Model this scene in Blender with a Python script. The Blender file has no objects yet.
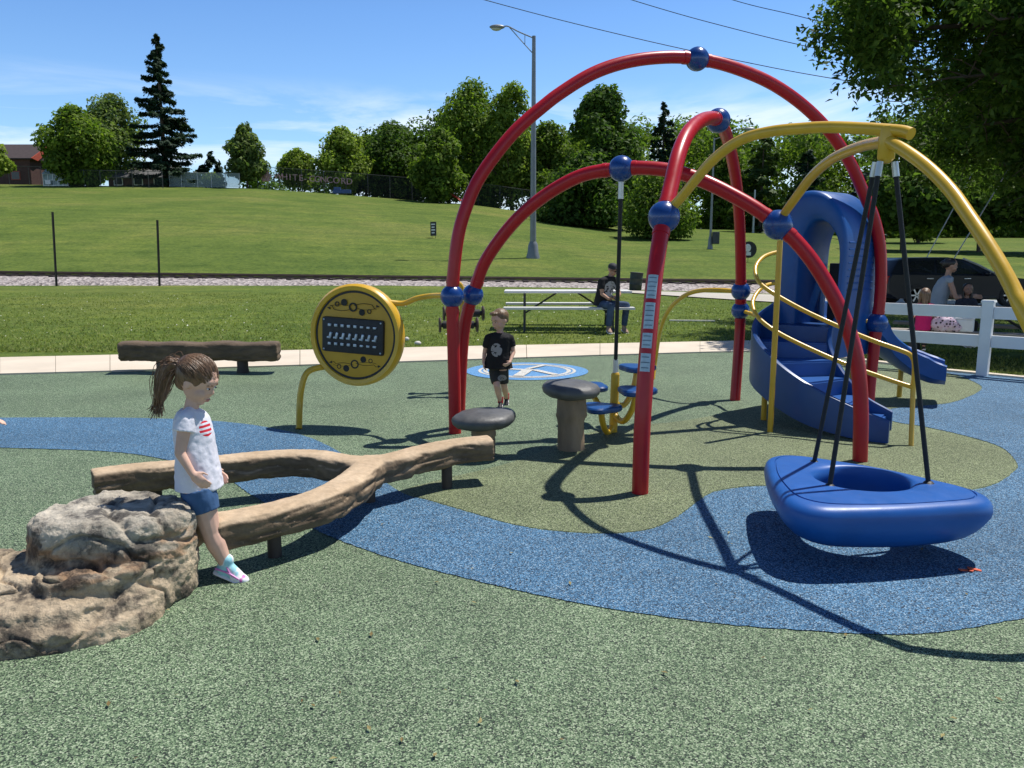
import bpy, bmesh, math, random
import numpy as np
from mathutils import Vector, Matrix, noise
rnd = random.Random(7)
PI = math.pi
sc = bpy.context.scene
col = sc.collection
# ------------------------------------------------------------------ camera, sky, sun, exposure
CAM_H, FPX, PITCH = 1.5, 800.0, math.atan(129/800)
cam = bpy.data.cameras.new('camera'); cam_o = bpy.data.objects.new('camera', cam); col.objects.link(cam_o)
cam.sensor_width = 36; cam.lens = FPX/1024*36; cam.clip_start = .05; cam.clip_end = 2000
cam_o.location = (0, 0, CAM_H); cam_o.rotation_euler = (PI/2-PITCH, 0, 0)
sc.camera = cam_o
SUN = Vector((.40, .26, 1)).normalized()
sun = bpy.data.lights.new('sun', 'SUN'); sun.energy = 5.0; sun.angle = math.radians(.53); sun.color = (1, .965, .90)
sun_o = bpy.data.objects.new('sun', sun); col.objects.link(sun_o)
sun_o.rotation_euler = SUN.to_track_quat('Z', 'Y').to_euler(); sun_o.location = (20, 5, 40)
w = bpy.data.worlds.new('World'); sc.world = w; w.use_nodes = True
wn, wl = w.node_tree.nodes, w.node_tree.links
bg = wn['Background']
sky = wn.new('ShaderNodeTexSky'); sky.sky_type = 'NISHITA'; sky.sun_disc = False
sky.sun_elevation = math.asin(SUN.z); sky.sun_rotation = math.atan2(SUN.x, SUN.y)
sky.air_density = 1.0; sky.dust_density = .3; sky.ozone_density = 2.0; sky.altitude = 200
tc = wn.new('ShaderNodeTexCoord'); mp = wn.new('ShaderNodeMapping'); mp.inputs['Scale'].default_value = (2.2, 2.2, 13)
mp.inputs['Location'].default_value = (3.3, .4, .2)
mp.inputs['Rotation'].default_value = (0, .05, 0)
nz = wn.new('ShaderNodeTexNoise'); nz.inputs['Scale'].default_value = 1.6; nz.inputs['Detail'].default_value = 7; nz.inputs['Roughness'].default_value = .58
nz.inputs['Distortion'].default_value = .5
rp = wn.new('ShaderNodeValToRGB'); rp.color_ramp.elements[0].position = .42; rp.color_ramp.elements[1].position = .60
sx = wn.new('ShaderNodeSeparateXYZ')
b1 = wn.new('ShaderNodeMapRange'); b1.interpolation_type = 'SMOOTHSTEP'
for k, v in (('From Min', .205), ('From Max', .15)): b1.inputs[k].default_value = v
mu = wn.new('ShaderNodeMath'); mu.operation = 'MULTIPLY'
mu2 = wn.new('ShaderNodeMath'); mu2.operation = 'MULTIPLY'; mu2.inputs[1].default_value = .78
mx = wn.new('ShaderNodeMix'); mx.data_type = 'RGBA'
wl.new(tc.outputs['Generated'], mp.inputs['Vector']); wl.new(mp.outputs[0], nz.inputs['Vector']); wl.new(nz.outputs[0], rp.inputs[0])
wl.new(tc.outputs['Generated'], sx.inputs[0]); wl.new(sx.outputs[2], b1.inputs['Value'])
wl.new(rp.outputs[0], mu.inputs[0]); wl.new(b1.outputs[0], mu.inputs[1]); wl.new(mu.outputs[0], mu2.inputs[0])
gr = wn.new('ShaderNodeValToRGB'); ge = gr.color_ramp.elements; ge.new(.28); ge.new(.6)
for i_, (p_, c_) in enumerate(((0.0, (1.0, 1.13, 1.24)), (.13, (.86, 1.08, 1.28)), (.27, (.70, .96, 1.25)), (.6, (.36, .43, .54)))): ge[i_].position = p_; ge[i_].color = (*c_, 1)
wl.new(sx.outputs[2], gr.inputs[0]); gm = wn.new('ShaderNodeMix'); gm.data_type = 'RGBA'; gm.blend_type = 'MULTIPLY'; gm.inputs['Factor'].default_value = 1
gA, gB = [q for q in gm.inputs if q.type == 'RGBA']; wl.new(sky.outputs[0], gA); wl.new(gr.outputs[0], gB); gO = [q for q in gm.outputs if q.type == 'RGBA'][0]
mA, mB = [q for q in mx.inputs if q.type == 'RGBA']; mB.default_value = (7.0, 7.9, 8.8, 1); mO = [q for q in mx.outputs if q.type == 'RGBA'][0]
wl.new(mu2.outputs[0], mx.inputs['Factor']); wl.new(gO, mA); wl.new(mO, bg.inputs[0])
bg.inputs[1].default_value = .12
vs = sc.view_settings; vs.view_transform = 'Standard'; vs.look = 'None'; vs.gamma = 1; vs.use_curve_mapping = False; vs.exposure = 0.17
sc.cycles.use_denoising = True
sc.cycles.max_bounces = 6; sc.cycles.transparent_max_bounces = 12
# ------------------------------------------------------------------ geometry helpers
CP, SP = math.cos(PITCH), math.sin(PITCH)
def ray(u, v):
    a, b = (u-512)/FPX, -(v-384)/FPX
    return Vector((a, CP+b*SP, -SP+b*CP))
def P(u, v, Y):                       # the point at depth Y seen at a photo position
    d = ray(u, v); return Vector((d.x*Y/d.y, Y, CAM_H+d.z*Y/d.y))
def G(u, v, z=0.0):                   # the point at height z
    d = ray(u, v); t = (z-CAM_H)/d.z
    return Vector((d.x*t, d.y*t, z))
def PP(u, v, A, B):                   # the point on the vertical plane through A and B
    d = ray(u, v); n = Vector((-(B.y-A.y), B.x-A.x, 0)); t = (A.x*n.x+A.y*n.y)/(d.x*n.x+d.y*n.y)
    return Vector((d.x*t, d.y*t, CAM_H+d.z*t))
ROOT = {}
def link_mesh(name, verts, faces, m, parent=None, smooth=True):
    me = bpy.data.meshes.new(name)
    b = ROOT.get(parent.name, Vector()) if parent else Vector()
    me.from_pydata([tuple(Vector(v)-b) for v in verts], [], faces); me.update()
    return link_me(name, me, m, parent, smooth)
def link_me(name, me, m, parent=None, smooth=True, flags=None):
    if smooth is True: me.polygons.foreach_set('use_smooth', [True]*len(me.polygons))
    o = bpy.data.objects.new(name, me); col.objects.link(o)
    if m:
        for mm in (m if isinstance(m, (list, tuple)) else [m]): me.materials.append(mm)
    if parent:
        o.parent = parent; ROOT[o.name] = ROOT.get(parent.name, Vector())
    return o
def thing(name, label, cat, loc=(0, 0, 0), group=None):
    o = bpy.data.objects.new(name, None); col.objects.link(o); o.location = loc; o.empty_display_size = .1
    ROOT[o.name] = Vector(loc); o['label'] = label; o['category'] = cat
    if group: o['group'] = group
    return o
def tag(o, label, cat, group=None):
    o['label'] = label; o['category'] = cat
    if group: o['group'] = group
    return o
def kind(o, k): o['kind'] = k; return o
def spline(pts, n=8, closed=False):
    pts = [Vector(p) for p in pts]; out = []; N = len(pts)
    segs = N if closed else N-1
    for i in range(segs):
        if closed: p0, p1, p2, p3 = pts[(i-1) % N], pts[i], pts[(i+1) % N], pts[(i+2) % N]
        else:
            p1, p2 = pts[i], pts[i+1]
            p0 = pts[i-1] if i else p1*2-p2
            p3 = pts[i+2] if i+2 < N else p2*2-p1
        for k in range(n):
            t = k/n
            out.append(.5*((2*p1)+(p2-p0)*t+(2*p0-5*p1+4*p2-p3)*t*t+(3*p1-p0-3*p2+p3)*t**3))
    if not closed: out.append(pts[-1].copy())
    return out
def relax(pts, it=2):
    pts = [p.copy() for p in pts]
    for _ in range(it):
        pts = [pts[0]]+[(pts[i-1]+pts[i]*2+pts[i+1])/4 for i in range(1, len(pts)-1)]+[pts[-1]]
    return pts
class MB:
    def __init__(s): s.v, s.f = [], []
    def add(s, v, f):
        b = len(s.v); s.v += [Vector(x) for x in v]; s.f += [tuple(i+b for i in q) for q in f]; return s
    def box(s, c, size, rot=None, bev=0.0):
        hx, hy, hz = [x/2 for x in size]; c = Vector(c); R = rot or Matrix.Identity(3)
        if bev <= 0:
            vs = [(x, y, z) for x in (-hx, hx) for y in (-hy, hy) for z in (-hz, hz)]
            fs = [(0, 1, 3, 2), (4, 6, 7, 5), (0, 4, 5, 1), (2, 3, 7, 6), (0, 2, 6, 4), (1, 5, 7, 3)]
        else:
            bm = bmesh.new(); bmesh.ops.create_cube(bm, size=1)
            for q in bm.verts: q.co = Vector((q.co.x*2*hx, q.co.y*2*hy, q.co.z*2*hz))
            bmesh.ops.bevel(bm, geom=bm.edges[:], offset=bev, segments=2, affect='EDGES', profile=.6)
            bm.verts.index_update(); vs = [q.co.copy() for q in bm.verts]; fs = [tuple(x.index for x in f.verts) for f in bm.faces]; bm.free()
        return s.add([c+R@Vector(v) for v in vs], fs)
    def tube(s, pts, r, n=12, cap=True, flat=1.0):
        pts = [Vector(p) for p in pts]; N = len(pts)
        rs = r if isinstance(r, (list, tuple)) else [r]*N
        T = [(pts[min(i+1, N-1)]-pts[max(i-1, 0)]).normalized() for i in range(N)]
        up = Vector((0, 0, 1)) if abs(T[0].z) < .9 else Vector((0, 1, 0))
        a = T[0].cross(up).normalized(); vs = []
        for i in range(N):
            if i:
                q = T[i-1].rotation_difference(T[i]); a = q@a
            a = (a-T[i]*a.dot(T[i])).normalized(); b = T[i].cross(a)
            for k in range(n):
                t = 2*PI*k/n; vs.append(pts[i]+a*(rs[i]*math.cos(t))+b*(rs[i]*flat*math.sin(t)))
        fs = [(i*n+k, i*n+(k+1) % n, (i+1)*n+(k+1) % n, (i+1)*n+k) for i in range(N-1) for k in range(n)]
        if cap: fs += [tuple(range(n))[::-1], tuple(range((N-1)*n, N*n))]
        return s.add(vs, fs)
    def cyl(s, a, b, r, r2=None, n=14): return s.tube([a, b], [r, r if r2 is None else r2], n)
    def loft(s, rings, n=20):            # rings: (centre, A, B) -> ellipse centre + A cos + B sin
        vs = []
        for c, A, B in rings:
            for k in range(n):
                t = 2*PI*k/n; vs.append(Vector(c)+Vector(A)*math.cos(t)+Vector(B)*math.sin(t))
        N = len(rings)
        fs = [(i*n+k, i*n+(k+1) % n, (i+1)*n+(k+1) % n, (i+1)*n+k) for i in range(N-1) for k in range(n)]
        fs += [tuple(range(n))[::-1], tuple(range((N-1)*n, N*n))]
        return s.add(vs, fs)
    def ell(s, c, rad, R=None, nu=16, nv=10):
        R = R or Matrix.Identity(3); c = Vector(c)
        vs = [c+R@Vector((0, 0, rad[2]))]
        for i in range(1, nv):
            p = PI*i/nv
            for k in range(nu):
                t = 2*PI*k/nu; vs.append(c+R@Vector((rad[0]*math.sin(p)*math.cos(t), rad[1]*math.sin(p)*math.sin(t), rad[2]*math.cos(p))))
        vs.append(c+R@Vector((0, 0, -rad[2]))); L = len(vs)-1
        fs = [(0, 1+k, 1+(k+1) % nu) for k in range(nu)]
        for i in range(nv-2):
            for k in range(nu): fs.append((1+i*nu+k, 1+(i+1)*nu+k, 1+(i+1)*nu+(k+1) % nu, 1+i*nu+(k+1) % nu))
        fs += [(L, 1+(nv-2)*nu+(k+1) % nu, 1+(nv-2)*nu+k) for k in range(nu)]
        return s.add(vs, fs)
    def cap(s, a, ra, b, rb, n=12):      # tapered capsule
        a, b = Vector(a), Vector(b); d = (b-a); L = d.length; d = d/L if L > 1e-6 else Vector((0, 0, 1))
        pts, rs = [], []
        for k in (1.0, .92, .7, .38): pts.append(a-d*ra*k); rs.append(max(ra*math.sqrt(max(0, 1-k*k)), ra*.05))
        pts += [a, b]; rs += [ra, rb]
        for k in (.38, .7, .92, 1.0): pts.append(b+d*rb*k); rs.append(max(rb*math.sqrt(max(0, 1-k*k)), rb*.05))
        return s.tube(pts, rs, n)
    def lathe(s, c, prof, n=32, R=None, closed=False):
        R = R or Matrix.Identity(3); c = Vector(c); vs = []
        for r, z in prof:
            for k in range(n):
                t = 2*PI*k/n; vs.append(c+R@Vector((r*math.cos(t), r*math.sin(t), z)))
        N = len(prof)
        if closed: return s.add(vs, [(i*n+k, i*n+(k+1) % n, ((i+1) % N)*n+(k+1) % n, ((i+1) % N)*n+k) for i in range(N) for k in range(n)])
        fs = [(i*n+k, i*n+(k+1) % n, (i+1)*n+(k+1) % n, (i+1)*n+k) for i in range(N-1) for k in range(n)]
        fs += [tuple(range(n))[::-1], tuple(range((N-1)*n, N*n))]
        return s.add(vs, fs)
    def prism(s, poly, h):               # polygon (list of vectors) swept by vector h
        n = len(poly); h = Vector(h); vs = [Vector(p) for p in poly]+[Vector(p)+h for p in poly]
        fs = [tuple(range(n))[::-1], tuple(range(n, 2*n))]+[(k, (k+1) % n, n+(k+1) % n, n+k) for k in range(n)]
        return s.add(vs, fs)
    def build(s, name, m, parent=None, smooth=True, auto=None):
        o = link_mesh(name, s.v, s.f, m, parent, smooth)
        bm = bmesh.new(); bm.from_mesh(o.data); bmesh.ops.recalc_face_normals(bm, faces=bm.faces); bm.to_mesh(o.data); bm.free()
        if smooth is True: o.data.set_sharp_from_angle(angle=math.radians(auto or 40))
        return o
    def fuse(s, name, m, parent=None, voxel=.01, smooth=6, fn=None):   # one continuous skin round all the pieces
        t = link_mesh('fuse_tmp', s.v, s.f, None)
        bm = bmesh.new(); bm.from_mesh(t.data); bmesh.ops.recalc_face_normals(bm, faces=bm.faces); bm.to_mesh(t.data); bm.free()
        r = t.modifiers.new('r', 'REMESH'); r.mode = 'VOXEL'; r.voxel_size = voxel
        if smooth:
            q = t.modifiers.new('s', 'SMOOTH'); q.iterations = smooth; q.factor = .5
        dg = bpy.context.evaluated_depsgraph_get()
        me = bpy.data.meshes.new_from_object(t.evaluated_get(dg)); old = t.data
        bpy.data.objects.remove(t); bpy.data.meshes.remove(old)
        me.name = name; me.materials.clear()
        if fn: fn(me)
        b = ROOT.get(parent.name, Vector()) if parent else Vector()
        me.transform(Matrix.Translation(-b))
        return link_me(name, me, m, parent, True)
def frame(z, x=None):                    # rotation whose Z axis is z
    z = Vector(z).normalized(); x = Vector(x) if x is not None else (Vector((1, 0, 0)) if abs(z.x) < .9 else Vector((0, 1, 0)))
    x = (x-z*x.dot(z)).normalized(); y = z.cross(x)
    return Matrix((x, y, z)).transposed()
def displace(me, f):
    n = len(me.vertices); co = np.empty(n*3, 'f'); no = np.empty(n*3, 'f')
    me.vertices.foreach_get('co', co); me.vertices.foreach_get('normal', no)
    co = co.reshape(-1, 3); no = no.reshape(-1, 3)
    d = np.array([f(Vector(c), Vector(q)) for c, q in zip(co, no)], 'f')
    me.vertices.foreach_set('co', (co+no*d[:, None]).ravel()); me.update()
# ------------------------------------------------------------------ materials
def nodes_of(name):
    m = bpy.data.materials.new(name); m.use_nodes = True
    return m, m.node_tree.nodes, m.node_tree.links, m.node_tree.nodes['Principled BSDF']
def noise_node(N, L, scale, detail=4, coord='Object', rough=.55, stretch=None):
    t = N.new('ShaderNodeTexCoord'); n = N.new('ShaderNodeTexNoise')
    n.inputs['Scale'].default_value = scale; n.inputs['Detail'].default_value = detail; n.inputs['Roughness'].default_value = rough
    if stretch:
        q = N.new('ShaderNodeMapping'); q.inputs['Scale'].default_value = stretch; L.new(t.outputs[coord], q.inputs[0]); L.new(q.outputs[0], n.inputs['Vector'])
    else: L.new(t.outputs[coord], n.inputs['Vector'])
    return n
def ramp(N, L, src, stops, mode='LINEAR'):
    r = N.new('ShaderNodeValToRGB'); r.color_ramp.interpolation = mode; e = r.color_ramp.elements
    while len(e) < len(stops): e.new(.5)
    for i, (p, c) in enumerate(stops): e[i].position = p; e[i].color = (*c, 1)
    L.new(src, r.inputs[0]); return r
def mixc(N, L, fac, a, b, mode='MIX'):
    x = N.new('ShaderNodeMix'); x.data_type = 'RGBA'; x.blend_type = mode
    for s, k in ((fac, 'Factor'), (a, 'A'), (b, 'B')):
        i = x.inputs[k] if k == 'Factor' else [q for q in x.inputs if q.name == k and q.type == 'RGBA'][0]
        if isinstance(s, (int, float)): i.default_value = s
        elif isinstance(s, tuple): i.default_value = (*s, 1)
        else: L.new(s, i)
    return [q for q in x.outputs if q.type == 'RGBA'][0]
def bump(N, L, B, src, strength=.3, dist=.01):
    b = N.new('ShaderNodeBump'); b.inputs['Strength'].default_value = strength; b.inputs['Distance'].default_value = dist
    L.new(src, b.inputs['Height']); L.new(b.outputs[0], B.inputs['Normal']); return b
MATS = {}
def pm(name, c, rough=.5, var=.18, scale=9, bmp=.0, bscale=60, metal=0, coat=0, stretch=None, spec=.5):
    if name in MATS: return MATS[name]
    m, N, L, B = nodes_of(name)
    n = noise_node(N, L, scale, 5, stretch=stretch)
    lo = tuple(x*(1-var) for x in c); hi = tuple(min(1, x*(1+var)) for x in c)
    r = ramp(N, L, n.outputs[0], [(.3, lo), (.7, hi)]); L.new(r.outputs[0], B.inputs['Base Color'])
    n2 = noise_node(N, L, scale*3.3, 3); r2 = N.new('ShaderNodeMapRange')
    r2.inputs['To Min'].default_value = max(.03, rough-.1); r2.inputs['To Max'].default_value = min(1, rough+.1)
    L.new(n2.outputs[0], r2.inputs['Value']); L.new(r2.outputs[0], B.inputs['Roughness'])
    B.inputs['Metallic'].default_value = metal; B.inputs['Coat Weight'].default_value = coat; B.inputs['Coat Roughness'].default_value = .12
    B.inputs['Specular IOR Level'].default_value = spec
    if bmp:
        n3 = noise_node(N, L, bscale, 4, stretch=stretch); bump(N, L, B, n3.outputs[0], bmp, .01)
    MATS[name] = m; return m
def granule(name, tones, patch=.2):
    m, N, L, B = nodes_of(name)
    t = N.new('ShaderNodeTexCoord'); v = N.new('ShaderNodeTexVoronoi'); v.inputs['Scale'].default_value = 205; v.feature = 'F1'
    L.new(t.outputs['Object'], v.inputs['Vector'])
    sp = N.new('ShaderNodeSeparateColor'); L.new(v.outputs['Color'], sp.inputs[0])
    r = ramp(N, L, sp.outputs[0], tones, 'CONSTANT')
    n = noise_node(N, L, .9, 5); rr = ramp(N, L, n.outputs[0], [(.25, (1-patch,)*3), (.75, (1+patch,)*3)])
    n4 = noise_node(N, L, 6, 7, rough=.7); rr4 = ramp(N, L, n4.outputs[0], [(.28, (.78,)*3), (.42, (.98,)*3), (.75, (1.1,)*3)])
    c1 = mixc(N, L, 1.0, r.outputs[0], rr.outputs[0], 'MULTIPLY'); c2 = mixc(N, L, 1.0, c1, rr4.outputs[0], 'MULTIPLY')
    L.new(c2, B.inputs['Base Color']); B.inputs['Roughness'].default_value = .75; B.inputs['Specular IOR Level'].default_value = .35
    bump(N, L, B, v.outputs['Distance'], .55, .004)
    return m
def leafmat(name, lo, hi, trans=.5):
    m, N, L, B = nodes_of(name)
    g = N.new('ShaderNodeNewGeometry'); r = ramp(N, L, g.outputs['Random Per Island'], [(0, lo), (1, hi)])
    n = noise_node(N, L, .35, 3); rr = ramp(N, L, n.outputs[0], [(.3, (.72,)*3), (.7, (1.25,)*3)])
    c = mixc(N, L, 1.0, r.outputs[0], rr.outputs[0], 'MULTIPLY')
    L.new(c, B.inputs['Base Color']); B.inputs['Roughness'].default_value = .6; B.inputs['Specular IOR Level'].default_value = .15
    tr = N.new('ShaderNodeBsdfTranslucent'); L.new(mixc(N, L, 1.0, c, (1.1, 1.25, .6), 'MULTIPLY'), tr.inputs[0])
    mx = N.new('ShaderNodeMixShader'); mx.inputs[0].default_value = trans
    L.new(B.outputs[0], mx.inputs[1]); L.new(tr.outputs[0], mx.inputs[2]); L.new(mx.outputs[0], N['Material Output'].inputs[0])
    return m
RED = pm('red_powder_coat', (.44, .006, .014), .36, .08, 5, coat=.12, spec=.4)
BLUE = pm('blue_steel_paint', (.004, .048, .225), .28, .1, 6, coat=.4)
PBLUE = pm('blue_moulded_plastic', (.006, .078, .295), .42, .12, 4, bmp=.04, bscale=220)
DBLUE = pm('deep_blue_moulded_plastic', (.005, .054, .205), .36, .12, 4, bmp=.03, bscale=220)
SBLUE = pm('bright_blue_moulded_plastic', (.010, .092, .35), .42, .1, 5, bmp=.04, bscale=220)
YEL = pm('yellow_powder_coat', (.66, .385, .022), .36, .09, 6, coat=.25)
BLACK = pm('black_rubber', (.015, .015, .017), .55, .25, 30, bmp=.1)
ROPE = pm('black_rope_sheath', (.012, .012, .014), .6, .3, 60, bmp=.5, bscale=260)
STEEL = pm('galvanised_steel', (.42, .44, .45), .45, .15, 12, metal=.7)
WHITE = pm('white_vinyl', (.80, .80, .80), .4, .05, 4)
CONC = pm('pale_concrete', (.60, .515, .41), .85, .1, 1.3, bmp=.25, bscale=90)
# ------------------------------------------------------------------ the setting: terrain, paving, rails
def lerp(a, b, t): return a+(b-a)*t
def itp(x, xs, ys): return float(np.interp(x, xs, ys))
def zr(x): return 1.5-((271+(x+23)*8.5/33.3)-255)*36/800        # rail head height along the track
YC = 110.0
VC_U = [-400, -200, 0, 250, 350, 470, 560, 620, 700, 780, 860, 1024, 1300]
VC_V = [186, 184, 183.5, 188, 195, 204, 217, 226, 228, 231, 238, 238, 238]
def terr(x, y):
    zg = .2-.012*min(max(x, -5), 3)-.03*max(x-3, 0)*1.0 if x < 18 else -.28
    z38 = min(zr(max(min(x, 14), -40)), 1.2)-.15
    if y <= 12.6: return -.012
    if y <= 33:
        t = (y-12.6)/20.4; a = min(1.0, t*2.2)
        side = min(1, max(0, (4.0-x)/2))
        return -.012+(.10*a*side)+(zg-.088*side)*t
    if y <= 38: return lerp(terr(x, 33), z38, ((y-33)/5)**1.3)
    a = x/y; u = 512+800*a; zc = P(512, itp(u, VC_U, VC_V), YC).z
    z = z38+(zc-z38)*(min(y, YC)-38)/(YC-38)
    t = (min(y, YC)-38)/(YC-38); z += .55*math.sin(PI*t)*t*(1-t)*2
    if y > YC: z += (y-YC)*-.004
    # soft undulation of mown turf
    z += .12*min(1, (y-38)/12)*noise.noise(Vector((x*.05, y*.05, 3)))
    return z
def T(u, v):                           # where a sight line meets the terrain
    d = ray(u, v); lo = None; t = 10.0
    while t < 400:
        p = Vector((d.x*t, d.y*t, CAM_H+d.z*t))
        if p.z <= terr(p.x, p.y): break
        lo = t; t *= 1.01
    a, b = lo or 9, t
    for _ in range(30):
        c = (a+b)/2; p = Vector((d.x*c, d.y*c, CAM_H+d.z*c))
        if p.z <= terr(p.x, p.y): b = c
        else: a = c
    return Vector((d.x*b, d.y*b, CAM_H+d.z*b))
def on(x, y, dz=0): return Vector((x, y, terr(x, y)+dz))
# ground sheet
ys = np.concatenate([[-30, -10, 0, 6, 9, 11, 12, 12.6], np.arange(13, 33, .5), np.arange(33, 40, .5), np.arange(40, 120, 1.5), [130, 150, 190, 260, 400, 700]])
cols_ = np.linspace(-1.15, 1.15, 140)
gv, gf = [], []
for y in ys:
    wdt = 40+1.0*max(y, 0)
    for c in cols_:
        gv.append((c*wdt, y, terr(c*wdt, y)))
nc = len(cols_)
for i in range(len(ys)-1):
    for k in range(nc-1): gf.append((i*nc+k, i*nc+k+1, (i+1)*nc+k+1, (i+1)*nc+k))
m, N, L, B = nodes_of('mown_turf')
n1 = noise_node(N, L, .11, 5); n2 = noise_node(N, L, 1.1, 6, stretch=(1, .55, 1), rough=.7); n3 = noise_node(N, L, 4.5, 8, rough=.8); n5 = noise_node(N, L, 55, 4, rough=.7)
n6 = noise_node(N, L, .55, 6, stretch=(.35, 1.3, 1), rough=.65); rg_ = ramp(N, L, n6.outputs[0], [(.32, (.72, .78, .70)), (.5, (1, 1, 1)), (.68, (1.22, 1.14, 1.05))])
ra = ramp(N, L, n1.outputs[0], [(.3, (.070, .114, .023)), (.5, (.096, .140, .029)), (.72, (.136, .160, .044))])
rb = ramp(N, L, n2.outputs[0], [(.3, (.74, .80, .72)), (.5, (1, 1, 1)), (.75, (1.2, 1.14, 1.05))])
rc = ramp(N, L, n3.outputs[0], [(.32, (.38, .45, .34)), (.48, (1, 1, 1)), (.66, (1.6, 1.42, 1.3))])
rd = ramp(N, L, n5.outputs[0], [(.32, (.62, .66, .6)), (.68, (1.4, 1.33, 1.3))])
c = mixc(N, L, 1.0, ra.outputs[0], rb.outputs[0], 'MULTIPLY'); c = mixc(N, L, 1.0, c, rg_.outputs[0], 'MULTIPLY'); c = mixc(N, L, 1.0, c, rc.outputs[0], 'MULTIPLY'); c = mixc(N, L, 1.0, c, rd.outputs[0], 'MULTIPLY')
L.new(c, B.inputs['Base Color']); B.inputs['Roughness'].default_value = .9; B.inputs['Specular IOR Level'].default_value = .1
bump(N, L, B, n5.outputs[0], .6, .03)
TURF = m
kind(link_mesh('ground', gv, gf, TURF), 'structure')

GREEN = granule('green_rubber_granules', [(0, (.018, .026, .02)), (.22, (.050, .086, .047)), (.42, (.106, .162, .086)), (.70, (.204, .272, .160)), (.88, (.325, .385, .258))])
OLIVE = granule('olive_rubber_granules', [(0, (.022, .027, .016)), (.18, (.075, .10, .046)), (.42, (.135, .165, .078)), (.70, (.215, .25, .13)), (.88, (.30, .33, .20))])
BLUEG = granule('blue_rubber_granules', [(0, (.012, .02, .035)), (.20, (.022, .074, .145)), (.45, (.044, .140, .258)), (.72, (.105, .228, .365)), (.90, (.25, .36, .46))])
def sheet(name, pts, z, m, sub=6, k='structure', jit=0.0):
    pts = [p+Vector((noise.noise(p*23)+.7*noise.noise(p*61), noise.noise(p*23+Vector((5, 5, 0)))+.7*noise.noise(p*61+Vector((5, 5, 0))), 0))*jit for p in spline([Vector((p.x, p.y, z)) for p in pts], sub, closed=True)] if sub > 1 else [Vector((p.x, p.y, z)) for p in pts]
    bm = bmesh.new(); vs_ = [bm.verts.new(p) for p in pts]
    f = bm.faces.new(vs_); f.normal_update()
    if f.normal.z < 0: f.normal_flip()
    bmesh.ops.triangulate(bm, faces=bm.faces)
    me = bpy.data.meshes.new(name); bm.to_mesh(me); bm.free()
    return kind(link_me(name, me, m, None, False), k)
near_edge = [(-260, 384), (-120, 380), (0, 375), (110, 372), (300, 366), (450, 361), (600, 356), (700, 353), (760, 351.5)]
right_edge = [G(820, 356), G(900, 366), G(945, 371.5), G(1024, 379), G(1110, 388), G(1300, 412)]
nE = [G(*p) for p in near_edge]
play = nE+right_edge+[Vector((9, -4, 0)), Vector((-12, -4, 0)), Vector((-16, 6, 0))]
sheet('rubber_playground_surface', play, 0.0, GREEN, 1)
far_edge = [(-260, 369), (-120, 365), (0, 358.5), (110, 356), (300, 351), (450, 347.5), (600, 344.5), (700, 342.5), (770, 341)]
fE = [G(*p) for p in far_edge]
sl = MB()
for a in range(len(nE)-1):             # the path is a row of slabs with open joints, one slab sheet
    for q in range(2):
        t0, t1 = q/2+.0018, (q+1)/2-.0018
        lo0, lo1, hi0, hi1 = nE[a].lerp(nE[a+1], t0), nE[a].lerp(nE[a+1], t1), fE[a].lerp(fE[a+1], t0), fE[a].lerp(fE[a+1], t1)
        sl.prism([Vector((p.x, p.y, -.07)) for p in (lo0, lo1, hi1, hi0)], (0, 0, .09))
kind(sl.build('concrete_path', CONC, None, False), 'structure')
ks = MB()
for a, b in zip([nE[-1]]+right_edge[:-1], right_edge):
    d = (b-a).normalized(); q = Vector((-d.y, d.x, 0))*.13
    ks.prism([a+Vector((0, 0, -.06)), b-d*.006+Vector((0, 0, -.06)), b-d*.006+q+Vector((0, 0, -.06)), a+q+Vector((0, 0, -.06))], (0, 0, .085))
kind(ks.build('kerb', CONC, None, False), 'structure')
# blue bands flush in the rubber
blue_px = [(-160, 420), (0, 418), (120, 418), (210, 421), (270, 428), (315, 440), (355, 462), (400, 492), (425, 500), (470, 513), (516, 526), (569, 533), (618, 534), (653, 529), (678, 517), (699, 501),
           (716, 492), (752, 487), (800, 487), (860, 492), (920, 494), (985, 488), (1014, 472), (1016, 462), (1000, 447), (965, 436), (925, 427), (895, 422), (880, 415), (893, 409), (925, 406), (955, 402), (980, 391), (978, 384), (955, 375), (930, 371), (905, 367.5),
           (945, 371.8), (1024, 379), (1110, 388), (1250, 405), (1400, 600), (1150, 600), (1024, 619), (960, 630), (900, 635), (820, 632), (700, 622), (560, 600), (420, 567), (340, 541), (300, 522), (254, 497), (222, 477), (170, 461), (110, 452), (0, 448), (-160, 444)]
sheet('blue_rubber_band', [G(*p) for p in blue_px], .004, BLUEG, 22, jit=.006)
ol = [(400, 492), (425, 499), (470, 512), (516, 525), (569, 532), (618, 533), (653, 528), (678, 516), (699, 500), (716, 491), (752, 486), (800, 486), (860, 491), (920, 493), (985, 487), (1014, 471.5), (1016, 462), (1000, 447.5), (965, 436.5), (925, 427.5), (895, 422.5), (870, 415), (893, 408.5), (925, 405.5), (955, 401.5), (979, 391), (977, 384), (955, 375.5), (930, 371.5), (905, 368), (860, 375), (780, 400), (690, 420), (600, 430), (520, 460), (440, 480)]
sheet('olive_rubber_field', [G(*p) for p in ol], .0025, OLIVE, 4)
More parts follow.
